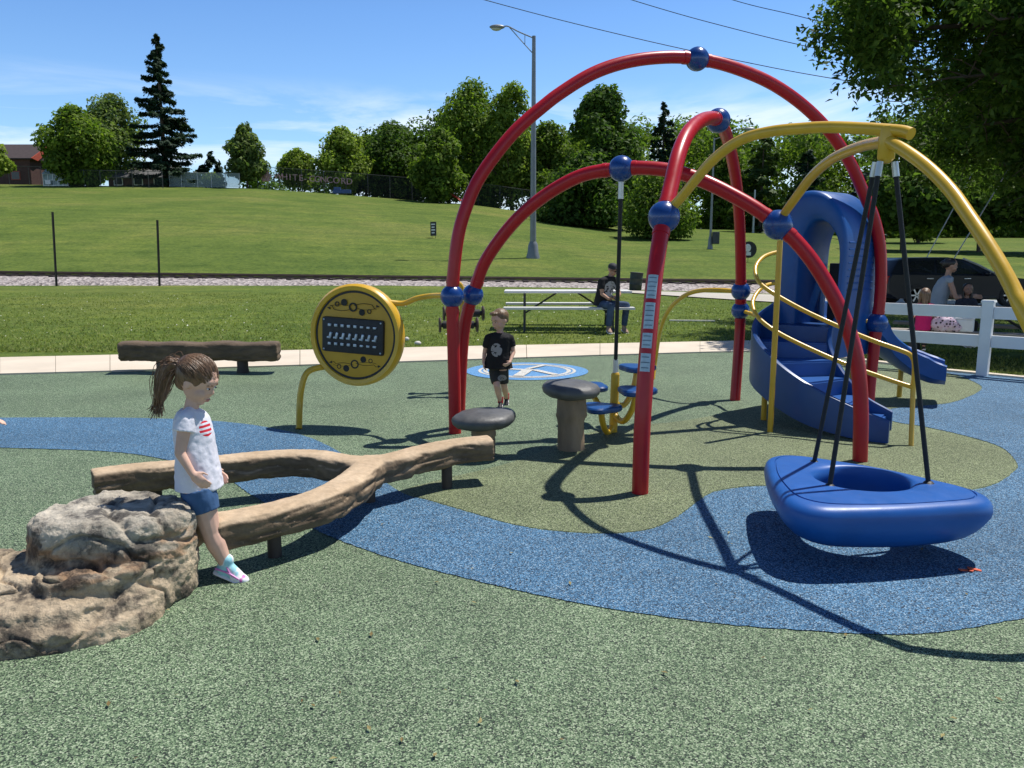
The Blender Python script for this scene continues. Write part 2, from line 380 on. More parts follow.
# round emblem set in the rubber
LBL = granule('light_blue_rubber_granules', [(0, (.05, .14, .30)), (.3, (.10, .27, .52)), (.75, (.16, .36, .62))], .05)
CRM = granule('cream_rubber_granules', [(0, (.32, .30, .26)), (.3, (.55, .54, .5)), (.75, (.7, .69, .66))], .05)
ec = G(527, 371); eR = .80
emb = thing('ground_emblem', 'round light blue and cream three-spoke emblem set in the rubber surface', 'ground emblem', ec)
def ring(mb, r0, r1, z, n=64):
    vs_ = []
    for k in range(n):
        t = 2*PI*k/n; vs_ += [ec+Vector((r0*math.cos(t), r0*math.sin(t), z)), ec+Vector((r1*math.cos(t), r1*math.sin(t), z))]
    mb.add(vs_, [(2*k, 2*k+1, (2*k+3) % (2*n), (2*k+2) % (2*n)) for k in range(n)])
q = MB(); ring(q, .001, eR, .006); q.build('disc', LBL, emb, False)
q = MB(); ring(q, .60, .64, .009); ring(q, .52, .575, .009); q.build('ring', CRM, emb, False)
q = MB()
for (x0, y0, x1, y1, wd) in ((-.50, .20, .13, .0, .10), (.1, .02, .36, -.40, .10), (.02, .06, -.12, -.52, .14), (.0, .10, .25, .48, .08)):
    a, b = ec+Vector((x0, y0, .012)), ec+Vector((x1, y1, .012)); d = (b-a).normalized(); s_ = Vector((-d.y, d.x, 0))*wd/2
    q.add([a-s_, b-s_, b+s_, a+s_], [(0, 1, 2, 3)])
    for p in q.v[-4:]: p.z += .0012*len(q.f)
q.build('spoke', CRM, emb, False)
# road at right, railway
m, N, L, B = nodes_of('road_surface')
n1 = noise_node(N, L, .6, 5); n2 = noise_node(N, L, 60, 3)
ra = ramp(N, L, n1.outputs[0], [(.3, (.40, .37, .32)), (.7, (.50, .46, .40))]); rb = ramp(N, L, n2.outputs[0], [(.3, (.82,)*3), (.7, (1.12,)*3)])
L.new(mixc(N, L, 1.0, ra.outputs[0], rb.outputs[0], 'MULTIPLY'), B.inputs['Base Color']); B.inputs['Roughness'].default_value = .9
rv, rf = [], []
xs = np.linspace(3.6, 60, 60)
for x in xs:
    yf = 31.5; yn = max(16.5, 30.6-(x-3.6)*1.05) if x < 17 else 16.5
    for t in np.linspace(0, 1, 9):
        y = lerp(yn, yf, t); rv.append((x, y, terr(x, y)+.035))
for i in range(len(xs)-1):
    for k in range(8): rf.append((i*9+k, (i+1)*9+k, (i+1)*9+k+1, i*9+k+1))
kind(link_mesh('road', rv, rf, m), 'structure')
m, N, L, B = nodes_of('ballast_stone')
t_ = N.new('ShaderNodeTexCoord'); v_ = N.new('ShaderNodeTexVoronoi'); v_.inputs['Scale'].default_value = 9; L.new(t_.outputs['Object'], v_.inputs[0])
s_ = N.new('ShaderNodeSeparateColor'); L.new(v_.outputs['Color'], s_.inputs[0])
ra = ramp(N, L, s_.outputs[0], [(0, (.12, .10, .095)), (.4, (.30, .26, .245)), (1, (.50, .44, .42))]); L.new(ra.outputs[0], B.inputs['Base Color']); B.inputs['Roughness'].default_value = .95
bump(N, L, B, v_.outputs['Distance'], .9, .08)
BAL = m
rv, rf = [], []; xs = np.linspace(-60, 60, 240); prof = [(32.9, -.05), (33.3, .06), (34.3, None), (37.8, None), (38.6, -.1)]
for x in xs:
    for (y, dz) in prof:
        jy = .35*noise.noise(Vector((x*.7, y, 0))) if y < 33.6 else 0
        z = terr(x, y)+dz if dz is not None else zr(max(min(x, 14), -40))-.17+.03*noise.noise(Vector((x*2, y*2, 1)))
        rv.append((x, y+jy, z))
for i in range(len(xs)-1):
    for k in range(4): rf.append((i*5+k, (i+1)*5+k, (i+1)*5+k+1, i*5+k+1))
kind(link_mesh('ballast_bed', rv, rf, BAL), 'structure')
RUST = pm('rusty_rail_steel', (.045, .028, .022), .8, .35, 3)
TIE = pm('dark_tie_timber', (.04, .03, .026), .9, .3, 6)
tr = thing('railway_track', 'dark rusty railway track on pale ballast at foot of the grass hill', 'railway track', (0, 36, zr(0)))
for yy in (35.2, 36.65):
    q = MB(); pts = [Vector((x, yy, zr(max(min(x, 14), -40)))) for x in np.linspace(-60, 60, 80)]
    q.tube([p+Vector((0, 0, -.02)) for p in pts], .036, 6); q.tube([p+Vector((0, 0, -.09)) for p in pts], .02, 6); q.tube([p+Vector((0, 0, -.14)) for p in pts], .05, 6, flat=.4)
    q.build('rail', RUST, tr)
q = MB()
for x in np.arange(-45, 45, .6): q.box((x, 35.9, zr(max(min(x, 14), -40))-.2), (.22, 2.5, .16))
kind(q.build('tie', TIE, tr, False), 'stuff')
# ------------------------------------------------------------------ trees and the far hill
def quads(name, pos, nor, size, m, parent, rng, asp=1.0, fold=True):
    n = len(pos); nor = nor/np.maximum(np.linalg.norm(nor, axis=1, keepdims=True), 1e-6)
    r = rng.normal(size=(n, 3)); a = np.cross(nor, r); a /= np.maximum(np.linalg.norm(a, axis=1, keepdims=True), 1e-6)
    b = np.cross(nor, a); s = np.asarray(size).reshape(-1, 1)*rng.uniform(.65, 1.35, (n, 1))*.5
    bb = s*asp
    v = np.stack([pos-a*s, pos-b*bb*.62+nor*s*.12, pos+a*s*1.15-nor*s*.25, pos+b*bb*.62+nor*s*.12], 1).reshape(-1, 3)
    b0 = ROOT.get(parent.name, Vector()) if parent else Vector()
    v = v-np.array(b0)
    me = bpy.data.meshes.new(name); me.vertices.add(n*4); me.vertices.foreach_set('co', v.astype('f').ravel())
    me.loops.add(n*4); me.loops.foreach_set('vertex_index', np.arange(n*4, dtype='i'))
    me.polygons.add(n); me.polygons.foreach_set('loop_start', np.arange(0, n*4, 4, dtype='i'))
    me.update(calc_edges=True); me.validate()
    return link_me(name, me, m, parent, False)
def clump_points(cs, rs, n, rng, sq=.85, jit=.65, inner=.25):
    cs, rs = np.asarray(cs), np.asarray(rs); w_ = rs**2; w_ = w_/w_.sum(); k = rng.choice(len(cs), n, p=w_)
    d = rng.normal(size=(n, 3)); d /= np.linalg.norm(d, axis=1, keepdims=True)
    rad = np.where(rng.random(n) < inner, rng.uniform(.2, .85, n), rng.uniform(.78, 1.1, n))
    lump = 1+.18*np.sin(d[:, 0]*5+k)*np.sin(d[:, 2]*6+k*2.1)
    p = cs[k]+d*(rs[k]*rad*lump)[:, None]*np.array([1, 1, sq])
    nr = d+rng.normal(size=(n, 3))*jit; nr[:, 2] += .55
    return p, nr
BARK = pm('brown_bark', (.085, .062, .045), .9, .35, 5, bmp=.6, bscale=18, stretch=(1, 1, .25))
LM = {
 'maple': leafmat('maple_leaves', (.07, .135, .016), (.22, .30, .045)),
 'light': leafmat('light_green_leaves', (.11, .18, .024), (.30, .375, .07)),
 'mid': leafmat('mid_green_leaves', (.065, .125, .018), (.20, .275, .045)),
 'dark': leafmat('dark_green_leaves', (.038, .085, .015), (.12, .19, .036)),
 'grey': leafmat('grey_green_leaves', (.075, .13, .036), (.21, .265, .085)),
 'spruce': leafmat('spruce_needles', (.013, .034, .020), (.042, .076, .038), .2),
 'bspruce': leafmat('blue_spruce_needles', (.03, .055, .05), (.07, .10, .09), .1),
 'pine': leafmat('pine_needles', (.04, .08, .02), (.10, .15, .04), .25)}
def trunk(base, h, r, parent, rng, top=None, limbs=5):
    q = MB(); base = Vector(base); tp = base+Vector((rng.uniform(-.04, .04)*h, rng.uniform(-.04, .04)*h, h*.8))
    q.tube(spline([base-Vector((0, 0, .3)), base.lerp(tp, .4)+Vector((rng.uniform(-.03, .03)*h, 0, 0)), tp], 5), [r*1.25]+[lerp(r, r*.25, i/9) for i in range(10)], 9)
    for k in range(limbs):
        t = rng.uniform(.3, .8); a = rng.uniform(0, 2*PI); s = base.lerp(tp, t); L_ = h*.33*(1.1-t*.6)
        e = s+Vector((math.cos(a)*L_, math.sin(a)*L_, L_*.8))
        q.tube(spline([s, s.lerp(e, .5)+Vector((0, 0, -.08*L_)), e], 4), [lerp(r*.45, r*.12, i/8) for i in range(9)], 6)
    q.build('trunk', BARK, parent)
def broadleaf(label, u, vt, vb, hw, Y, lm, seed, shape='round', n=5200, group=None, lift=.12, leaf=.5, name='broadleaf_tree', zb=None):
    rng = np.random.default_rng(seed); x = P(u, (vt+vb)/2, Y).x
    zg = terr(x, Y); zbase = P(u, vb, Y).z if zb is None else zb
    zt = P(u, vt, Y).z; R = hw*Y/FPX; base = Vector((x, Y, zg)); h = zt-zg
    t = thing(name, label, 'tree', base, group)
    trunk(base, h*.8, max(.14, h*.018), t, rng)
    cs, rs = [], []; c0 = zbase+(zt-zbase)*lift; H = zt-c0
    for i in range(int(46+R*4)):
        f = rng.uniform(0, 1)
        if shape == 'round': env = math.sin(PI*min(1, max(0, .12+.86*f)))**.6
        elif shape == 'pear': env = (math.sin(PI*min(1, .2+.78*f))**.8)*(1.05-.3*f)
        elif shape == 'tall': env = .72+.28*math.sin(PI*min(1, f*1.1))-.30*max(0, (f-.72)/.28)**1.5
        else: env = 1-.75*f
        a = rng.uniform(0, 2*PI); rr = R*env*math.sqrt(rng.uniform(.15, 1)); cr = R*rng.uniform(.24, .40)*(.6+.5*env)
        rr = max(0, rr-cr*.62)
        cs.append((x+rr*math.cos(a), Y+rr*math.sin(a), c0+f*(H-cr*.6))); rs.append(cr)
    p, nr = clump_points(cs, rs, int(n*1.9), rng)
    k = p[:, 2] > zg+.1; p, nr = p[k], nr[k]
    quads('crown', p, nr, np.full(len(p), leaf), LM[lm], t, rng)
    return t
def spruce(label, u, vt, vb, hw, Y, seed, lm='spruce', n=7000, droop=.35, name='spruce_tree', power=.8, leaf=.62, gap=1.0, lean=0):
    rng = np.random.default_rng(seed); x = P(u, (vt+vb)/2, Y).x; zg = terr(x, Y); zt = P(u, vt, Y).z; R = hw*Y/FPX; h = zt-zg
    zb = P(u, vb, Y).z
    t = thing(name, label, 'tree', (x, Y, zg))
    q = MB(); q.tube([(x, Y, zg-.3), (x, Y, zg+h*.5), (x+lean, Y, zt-.2)], [h*.02, h*.013, .03], 8); q.build('trunk', BARK, t)
    P_, N_ = [], []; nb = int(h*5.2*gap)
    for i in range(nb):
        f = (i+rng.uniform(0, 1))/nb; z = zb+(zt-zb)*f; L_ = R*((1-f)**power)*rng.uniform(.75, 1.15)+.25
        a = rng.uniform(0, 2*PI); m_ = max(4, int(n/nb*(.25+1.6*(1-f)**1.0)*.75))
        tt = rng.uniform(.05, 1, m_)**.75; dx = tt*L_; side = rng.normal(0, .10, m_)*L_*(1-.45*tt)+rng.normal(0, .08, m_)
        zz = z-dx*droop+dx*dx/L_*droop*.65+rng.normal(0, .09, m_)-rng.exponential(.1, m_)
        P_.append(np.stack([x+dx*math.cos(a)-side*math.sin(a)+lean*f, Y+dx*math.sin(a)+side*math.cos(a), zz], 1))
        N_.append(np.stack([math.cos(a)*.5+rng.normal(0, .45, m_), math.sin(a)*.5+rng.normal(0, .45, m_), np.full(m_, .8)], 1))
    quads('crown', np.concatenate(P_), np.concatenate(N_), leaf, LM[lm], t, rng, .8)
    return t
broadleaf('pale green bush cut off beside the dark brown house', -8, 140, 178, 19, 102, 'light', 1, n=2600, name='bush')
broadleaf('round dense maple standing between dark brown house and tall spruce', 76, 105, 184, 37, 107, 'maple', 2, n=7500, lift=.05)
broadleaf('tall feathery tree directly behind the round maple', 112, 93, 184, 33, 122, 'grey', 3, 'tall', n=6000)
spruce('tallest dark spruce on the hilltop with a pointed crown', 161, 35, 185, 38, 112, 4, n=46000, droop=.28, leaf=.42)
spruce('small dark leaning evergreen beside the tallest spruce', 200, 152, 186, 15, 116, 5, n=2600, lean=1.6)
spruce('tiny dark evergreen behind the silvery hilltop fence', 219, 161, 187, 6, 118, 6, n=900)
broadleaf('low light green bush in front of the silvery hilltop fence', 212, 172, 188, 10, 110.5, 'light', 7, n=900, leaf=.3, name='bush')
broadleaf('slender pear-shaped young tree standing alone on the hilltop', 246, 121, 184, 22, 111, 'grey', 8, 'pear', n=4600, lift=.1)
broadleaf('small rounded tree rising behind the letter sign', 297, 148, 190, 20, 119, 'light', 9, n=2600)
broadleaf('bright green oval tree behind the middle of the letter sign', 342, 127, 190, 30, 118, 'light', 10, n=5500, lift=.05)
broadleaf('shady dark tree between the bright oval tree and the round one', 392, 121, 192, 38, 124, 'dark', 11, n=6000, lift=.02)
broadleaf('dark low tree standing behind the small playground on the hill', 366, 135, 190, 26, 128, 'mid', 12, n=3000, lift=.02)
broadleaf('round medium green tree in front of the tall ragged grove', 440, 129, 204, 28, 108, 'mid', 13, n=6000, lift=.04)
broadleaf('tall ragged tree with the highest crown of the hilltop grove', 472, 82, 206, 46, 121, 'maple', 14, 'tall', n=10000, lift=.02)
broadleaf('tall open-crowned tree just left of the tall street lamp', 512, 84, 210, 28, 117, 'light', 15, 'tall', n=6000, lift=.05)
broadleaf('dark tree behind the street lamp pole', 548, 122, 216, 34, 118, 'mid', 16, n=6000, lift=.02)
broadleaf('large dark tree with bushy top behind the lower red arch', 602, 88, 236, 42, 92, 'dark', 17, 'tall', n=13000, lift=.02)
broadleaf('wide dark shrubby tree shading the slope beside the street lamp', 585, 150, 236, 52, 88, 'dark', 18, n=8500, lift=.0)
spruce('slim dark spruce with bare tip seen above the lower red arch', 663, 102, 215, 30, 104, 19, n=15000, leaf=.42)
broadleaf('willow-like mid green bush at the edge of the lower field', 655, 162, 247, 40, 74, 'mid', 20, n=8500, lift=.0, leaf=.3, name='bush')
spruce('tall soft pine with yellowish needles seen through the tall red arch', 762, 135, 232, 30, 100, 21, 'pine', n=8500, power=.55, name='pine_tree')
spruce('broad dark spruce behind the blue slide hood', 806, 150, 236, 26, 98, 22, 'spruce', n=6500, power=.6)
broadleaf('rounded leafy tree between the pine and the dark spruce', 722, 132, 230, 30, 112, 'mid', 23, n=5000, lift=.02)
spruce('silvery blue spruce seen beside the swing ropes', 862, 172, 240, 24, 92, 24, 'bspruce', n=6000, power=.6)
broadleaf('sunlit yellow green tree behind the swing ropes', 922, 150, 236, 34, 84, 'light', 25, n=6500, lift=.02)
broadleaf('dark spreading tree with a bare trunk behind the black car', 906, 165, 226, 46, 66, 'dark', 26, n=7500, lift=.1)
broadleaf('deep green spreading tree behind the bonnet of the black car', 985, 140, 224, 52, 64, 'dark', 27, n=8500, lift=.06)
broadleaf('tall dark tree at the edge of the wood past the big yellow leg', 1058, 110, 228, 60, 62, 'dark', 28, n=8500, lift=.04)
# the far wood reads as one mass
rng = np.random.default_rng(99); cs, rs = [], []
for i in range(640):
    u = rng.uniform(545, 1180); Y = rng.uniform(116, 150); x = P(u, 190, Y).x
    top = itp(u, [545, 620, 700, 760, 830, 900, 1024, 1180], [138, 128, 122, 138, 134, 124, 112, 105])
    v = lerp(top+6, 246, rng.random()**1.5); z = P(u, v, Y).z; cs.append((x, Y, max(z, terr(x, Y)+.5))); rs.append(rng.uniform(1.6, 3.6))
for i in range(150):
    u = rng.uniform(690, 1200); Y = YC+rng.uniform(3, 8); x = P(u, 232, Y).x; cs.append((x, Y, terr(x, Y)+rng.uniform(.3, 1.8))); rs.append(rng.uniform(1.3, 2.2))
p, nr = clump_points(cs, rs, 135000, rng)
k = p[:, 2] > 1.0; kind(quads('far_woodland', p[k], nr[k], .62, LM['mid'], None, rng), 'stuff')
cs, rs = [], []
for i in range(240):
    u = rng.uniform(250, 620); Y = rng.uniform(126, 140); x = P(u, 170, Y).x
    top = itp(u, [250, 300, 350, 420, 480, 560, 620], [172, 160, 142, 130, 110, 120, 130])
    v = top+rng.uniform(0, 1)*70; cs.append((x, Y, P(u, v, Y).z)); rs.append(rng.uniform(1.4, 2.8))
p, nr = clump_points(cs, rs, 40000, rng)
kind(quads('far_thicket', p, nr, .6, LM['dark'], None, rng), 'stuff')
# the big near tree that overhangs the playground from the right
SHL = leafmat('shade_tree_leaves', (.036, .08, .014), (.12, .185, .034), .45)
def near_tree(b, top, label, limbs, reach, n, leaf, seed, drop=0.0, keep=None, extra=0):
    rng = np.random.default_rng(seed)
    t = thing('shade_tree', label, 'tree', b)
    q = MB(); top = b+Vector(top)
    q.tube(spline([b-Vector((0, 0, .3)), b+Vector((.1, 0, 2.5)), b+Vector((-.2, .1, 5.5)), top], 5), [.5]+[lerp(.38, .1, i/15) for i in range(15)], 14)
    tips, wts = [], []
    for k in range(limbs):
        f = .24+.74*(k+.5)/limbs; s = b.lerp(top, f); a = k*2.4+rng.uniform(-.3, .3)
        L_ = lerp(reach, reach*.5, max(0, f-.3)/.7)*rng.uniform(.82, 1.06)
        e = s+Vector((math.cos(a)*L_, math.sin(a)*L_*.9, rng.uniform(-.02, .5)*L_*(.35+f)+(.2 if f > .5 else drop)))
        for _ in range(12):
            if keep is None or (e.x > 7.0 and e.z > 5.1-(e.x-6.9)*.45): break
            e = s.lerp(e, .88)+Vector((0, 0, .12))
        L_ = (e-s).length; pts = spline([s, s.lerp(e, .5)+Vector((0, 0, .16*L_)), e], 6)
        q.tube(pts, [lerp(.11, .018, i/12) for i in range(13)], 7)
        for j in range(4, 13):
            for _ in range(4 if j > 6 else 2):
                o = Vector(rng.normal(0, 1, 3)); o.z *= .7; o = o.normalized()*rng.uniform(.3, 1.3); tp = pts[j]+o; tips.append(tp); wts.append(.4+j/12)
                if rng.random() < .4: q.tube([pts[j], pts[j]+o*.55+Vector((0, 0, .06)), tp], [.02, .012, .005], 4, cap=False)
    for _ in range(extra):              # the outer sprays of the overhanging side
        tp = P(rng.uniform(842, 905), rng.uniform(-25, 108), rng.uniform(14.2, 17.4)); tips.append(tp); wts.append(1.0); j0 = tp+Vector((rng.uniform(.7, 1.6), rng.uniform(-.3, .3), rng.uniform(-.1, .5)))
        if rng.random() < .25: q.tube([tp.lerp(j0, .5), tp.lerp(j0, .25)+Vector((0, 0, .05)), tp], [.009, .007, .003], 4, cap=False)
    q.build('trunk', BARK, t)
    tips = np.array([tuple(p) for p in tips]); wts = np.array(wts)*rng.uniform(.4, 1.6, len(wts)); wts /= wts.sum()
    k = rng.choice(len(tips), n, p=wts); d = rng.normal(0, 1, (n, 3)); d /= np.linalg.norm(d, axis=1, keepdims=True)
    p = tips[k]+d*(rng.random((n, 1))**.6)*np.array([.50, .50, .36])
    nr = rng.normal(0, .55, (n, 3))+d*.5; nr[:, 2] += .6
    if keep is not None: ok_ = keep(p, rng); p, nr = p[ok_], nr[ok_]
    quads('crown', p, nr, leaf, SHL, t, rng, .75)
near_tree(Vector((12.8, 16.3, terr(12.8, 16.3))), (-.4, .2, 8.8), 'big dark leafy shade tree overhanging the white fence and the picnic bench', 64, 6.9, 150000, .155, 5, -.05, lambda p, rng: (p[:, 2] > 4.85-(p[:, 0]-6.9)*.45+rng.normal(0, .22, len(p))+.5*np.sin(p[:, 0]*2.3+p[:, 1])) & (p[:, 0] > 5.85+rng.normal(0, .18, len(p))+.35*np.sin(p[:, 2]*1.7)+.3*np.sin(p[:, 2]*4.1)), 150)
near_tree(Vector((20.5, 28.5, terr(20.5, 28.5))), (-.4, .2, 11), 'second dark shade tree standing past the bonnet of the black car', 46, 7.6, 60000, .24, 6, .3)
# sparse mown blades beside the path, so the turf has an edge
rng = np.random.default_rng(3); n = 70000
yy = 12.5+(rng.random(n)**1.6)*15; xx = rng.uniform(-1, 1, n)*(yy*.72+1); zz = np.array([terr(a, b) for a, b in zip(xx, yy)])
far_l = np.array([itp(a, [p.x for p in fE], [p.y for p in fE]) for a in xx]); re_ = [nE[-1]]+right_edge
edge_r = np.array([itp(a, [p.x for p in re_], [p.y for p in re_]) for a in xx])
ok = np.where(xx < fE[-1].x, yy > far_l+.02, yy > edge_r+.2)
extra = rng.random((9000, 2)); ex = 4.0+extra[:, 0]*5; ey = np.array([itp(a, [p.x for p in re_], [p.y for p in re_]) for a in ex])+.16+extra[:, 1]**1.5*4
xx = np.concatenate([xx[ok], ex]); yy = np.concatenate([yy[ok], ey]); zz = np.array([terr(a, b) for a, b in zip(xx, yy)])
road_ok = ~((xx > 3.6) & (yy > np.maximum(16.5, 30.6-(xx-3.6)*1.05)))
xx, yy, zz = xx[road_ok], yy[road_ok], zz[road_ok]; n = len(xx)
h = rng.uniform(.018, .05, n); wd = rng.uniform(.008, .02, n); a = rng.uniform(0, PI, n); lx, ly = rng.normal(0, .03, n), rng.normal(0, .03, n)
v = np.empty((n, 3, 3)); v[:, 0] = np.stack([xx-np.cos(a)*wd, yy-np.sin(a)*wd, zz-.01], 1); v[:, 1] = np.stack([xx+np.cos(a)*wd, yy+np.sin(a)*wd, zz-.01], 1); v[:, 2] = np.stack([xx+lx, yy+ly, zz+h], 1)
me = bpy.data.meshes.new('grass'); me.vertices.add(n*3); me.vertices.foreach_set('co', v.astype('f').ravel()); me.loops.add(n*3); me.loops.foreach_set('vertex_index', np.arange(n*3, dtype='i'))
me.polygons.add(n); me.polygons.foreach_set('loop_start', np.arange(0, n*3, 3, dtype='i')); me.update(calc_edges=True)
kind(link_me('grass', me, leafmat('grass_blades', (.15, .195, .045), (.31, .33, .11), .35), None, False), 'stuff')
# houses, shed, fences and letters along the crest
BRK = pm('dark_brown_brick', (.075, .034, .028), .9, .2, 2); ROOFM = pm('grey_shingle', (.13, .125, .12), .9, .2, 3); TRIM = pm('red_brown_trim', (.36, .06, .03), .6)
DKROOF = pm('dark_shingle', (.05, .035, .035), .9, .2, 3); GLASS = pm('dark_window_glass', (.02, .025, .03), .08, .1)
def house(label, u0, u1, vt, Y, depth, hw_, ridge, roofm, trim=False):
    x0, x1 = P(u0, 175, Y).x, P(u1, 175, Y).x; zg = terr((x0+x1)/2, Y)-.3; zt = P(u0, vt, Y).z; ze = zg+hw_
    t = thing('brick_house', label, 'house', ((x0+x1)/2, Y, zg))
    q = MB(); q.box(((x0+x1)/2, Y+depth/2, (zg+ze)/2), (x1-x0, depth, ze-zg)); q.build('wall', BRK, t, False)
    q = MB(); o = .45
    if ridge == 'x':
        q.prism([Vector((x0-o, Y-o, ze+.05)), Vector((x0-o, Y+depth/2, zt)), Vector((x0-o, Y+depth+o, ze+.05)), Vector((x0-o, Y+depth+o, ze-.1)), Vector((x0-o, Y-o, ze-.1))], (x1-x0+2*o, 0, 0))
    rf_ = q.build('roof', roofm, t, False)
    if trim:
        q = MB(); q.prism([Vector((x1+o+.01, Y-o, ze+.05)), Vector((x1+o+.01, Y+depth/2, zt)), Vector((x1+o+.01, Y+depth/2, zt-.9)), Vector((x1+o+.01, Y+1.0, ze-.2))], (.12, 0, 0)); q.build('gable_board', TRIM, t, False)
    for k in range(3):
        xw = lerp(x0, x1, (k+.5)/3); f = MB(); f.box((xw, Y-.04, zg+1.9), (1.3, .1, 1.2)); fo = f.build('window_frame', WHITE if not trim else TRIM, t, False)
        g = MB(); g.box((xw, Y-.07, zg+1.9), (1.1, .1, 1.0)); g.build('pane', GLASS, fo, False)
house('dark brown house with a steep dark roof cut off behind the pale bush', -60, 31, 140, 116, 9, 4.2, 'x', DKROOF, True)
house('low brown house with a grey roof half hidden by the tall spruce', 108, 168, 163, 120, 8, 2.4, 'x', ROOFM)
def greenhouse():
    Y = 106; x0, x1 = P(43, 176, Y).x, P(67.5, 176, Y).x; zg = terr(x0, Y); zt = P(50, 168, Y).z; ze = P(50, 174, Y).z
    t = thing('greenhouse', 'small pale glass greenhouse on the hilltop in front of the round maple', 'greenhouse', ((x0+x1)/2, Y, zg))
    FR = pm('pale_aluminium_frame', (.55, .60, .60), .4, .05, metal=.3); GL = pm('hazy_greenhouse_glass', (.16, .24, .26), .12, .3, 1.2); RP = pm('pale_roof_panel', (.40, .47, .45), .3, .08, 1)
    q = MB(); q.box(((x0+x1)/2, Y+1, (zg+ze)/2), (x1-x0, 2, ze-zg)); q.build('glazing', GL, t, False)
    q = MB()
    for k in range(6): q.box((lerp(x0, x1, k/5), Y-.02, (zg+ze)/2), (.09, .09, ze-zg))
    for z in (zg+.1, (zg+ze)/2, ze): q.box(((x0+x1)/2, Y-.025, z), (x1-x0+.1, .08, .08))
    q.build('frame', FR, t, False)
    q = MB(); q.prism([Vector((x0-.1, Y-.15, ze)), Vector((x0-.1, Y+1, zt)), Vector((x0-.1, Y+2.15, ze))], (x1-x0+.2, 0, 0)); q.build('roof', RP, t, False)
    q = MB(); q.box((lerp(x0, x1, .25), Y-.3, zg+.45), (.7, .3, .5), bev=.05); tag(q.build('storage_bin', WHITE, None, False), 'white bin standing against the front of the greenhouse', 'bin')
greenhouse()
def wire_mesh(name, c, alpha):
    m, N, L, B = nodes_of(name); t = N.new('ShaderNodeTexCoord'); n = noise_node(N, L, 14, 2)
    B.inputs['Base Color'].default_value = (*c, 1); B.inputs['Roughness'].default_value = .5; B.inputs['Metallic'].default_value = .3
    r = N.new('ShaderNodeMapRange'); r.inputs['To Min'].default_value = alpha-.15; r.inputs['To Max'].default_value = alpha+.15
    L.new(n.outputs[0], r.inputs['Value']); L.new(r.outputs[0], B.inputs['Alpha']); return m
CHAIN = wire_mesh('chain_link', (.05, .055, .055), .07); SILV = wire_mesh('silvery_chain_link', (.25, .31, .31), .36)
PST = pm('dark_fence_post', (.05, .055, .055), .6)
def hill_fence(label, us, Y, h, m, postm, v_off=None):
    pts = [on(P(u, 188, Y).x, Y) for u in us]; t = thing('chain_link_fence', label, 'fence', pts[0])
    for a in pts:
        q = MB(); q.cyl(a-Vector((0, 0, .2)), a+Vector((0, 0, h+.05)), .045, n=6); q.build('post', postm, t)
    q = MB(); q.tube([a+Vector((0, 0, h)) for a in pts], .035, 6); q.build('top_rail', postm, t)
    q = MB()
    for a, b in zip(pts[:-1], pts[1:]): q.prism([a+Vector((0, .02, .05)), b+Vector((0, .02, .05)), b+Vector((0, .02, h)), a+Vector((0, .02, h))], (0, .01, 0))
    q.build('wire_panel', m, t, False)
hill_fence('dark chain link fence in front of the brown houses', [-30, -10, 10, 30, 42], 108.5, 2.4, CHAIN, PST)
hill_fence('dark chain link fence under the tall spruce', [69, 85, 101, 117, 133, 149, 163], 105, 2.1, CHAIN, PST)
hill_fence('silvery chain link fence beside the lone young tree', [170, 182, 198, 212, 226, 240], 109, 1.9, SILV, STEEL)
hill_fence('long dark chain link fence carrying the letters and running downhill', [258, 280, 302, 324, 346, 368, 390, 412, 434, 456, 478, 500, 522, 545], 112, 3.1, CHAIN, PST)
# big pale letters wired to the long fence
LET = pm('pale_pink_letter_panel', (.38, .22, .24), .7, .2, 6)
def text_mesh(name, s, size, m, parent, loc, rot=(PI/2, 0, 0), ext=.03, align='CENTER', smooth=False):
    cu = bpy.data.curves.new('t', 'FONT'); cu.body = s; cu.size = size; cu.extrude = ext; cu.align_x = align; cu.align_y = 'CENTER'; cu.resolution_u = 3
    o = bpy.data.objects.new('t', cu); col.objects.link(o); o.rotation_euler = rot; o.location = loc
    bpy.context.view_layer.update(); me = bpy.data.meshes.new_from_object(o.evaluated_get(bpy.context.evaluated_depsgraph_get())); me.transform(o.matrix_world)
    bpy.data.objects.remove(o); bpy.data.curves.remove(cu); me.name = name
    me.transform(Matrix.Translation(-ROOT.get(parent.name, Vector()) if parent else Vector())); me.materials.clear()
    return link_me(name, me, m, parent, smooth)
lx = P(315, 185, 111.8).x
ls = thing('letter_sign', 'row of large pale letters fixed along the hilltop chain link fence', 'sign', on(lx, 111.8))
for ch, u in zip('WHITE-CONCORD', [278.5, 285, 290.4, 295.5, 301.3, 305.5, 312.2, 318, 323.8, 329.8, 336.5, 343.5, 349.5]):
    c = P(u, 186, 111.8); z = terr(c.x, 111.8)+1.9
    text_mesh('letter', ch, 1.18, LET, ls, (c.x, 111.8, z))
fl = MB(); c = P(266, 186, 111.8); z = terr(c.x, 111.8)+1.9
for k in range(6):
    a = k*PI/3; fl.ell((c.x+.55*math.cos(a), 111.8, z+.55*math.sin(a)), (.3, .06, .3), nu=10, nv=6)
fl.ell((c.x, 111.75, z), (.3, .1, .3), nu=10, nv=6)
fl.build('star_emblem', LET, ls)
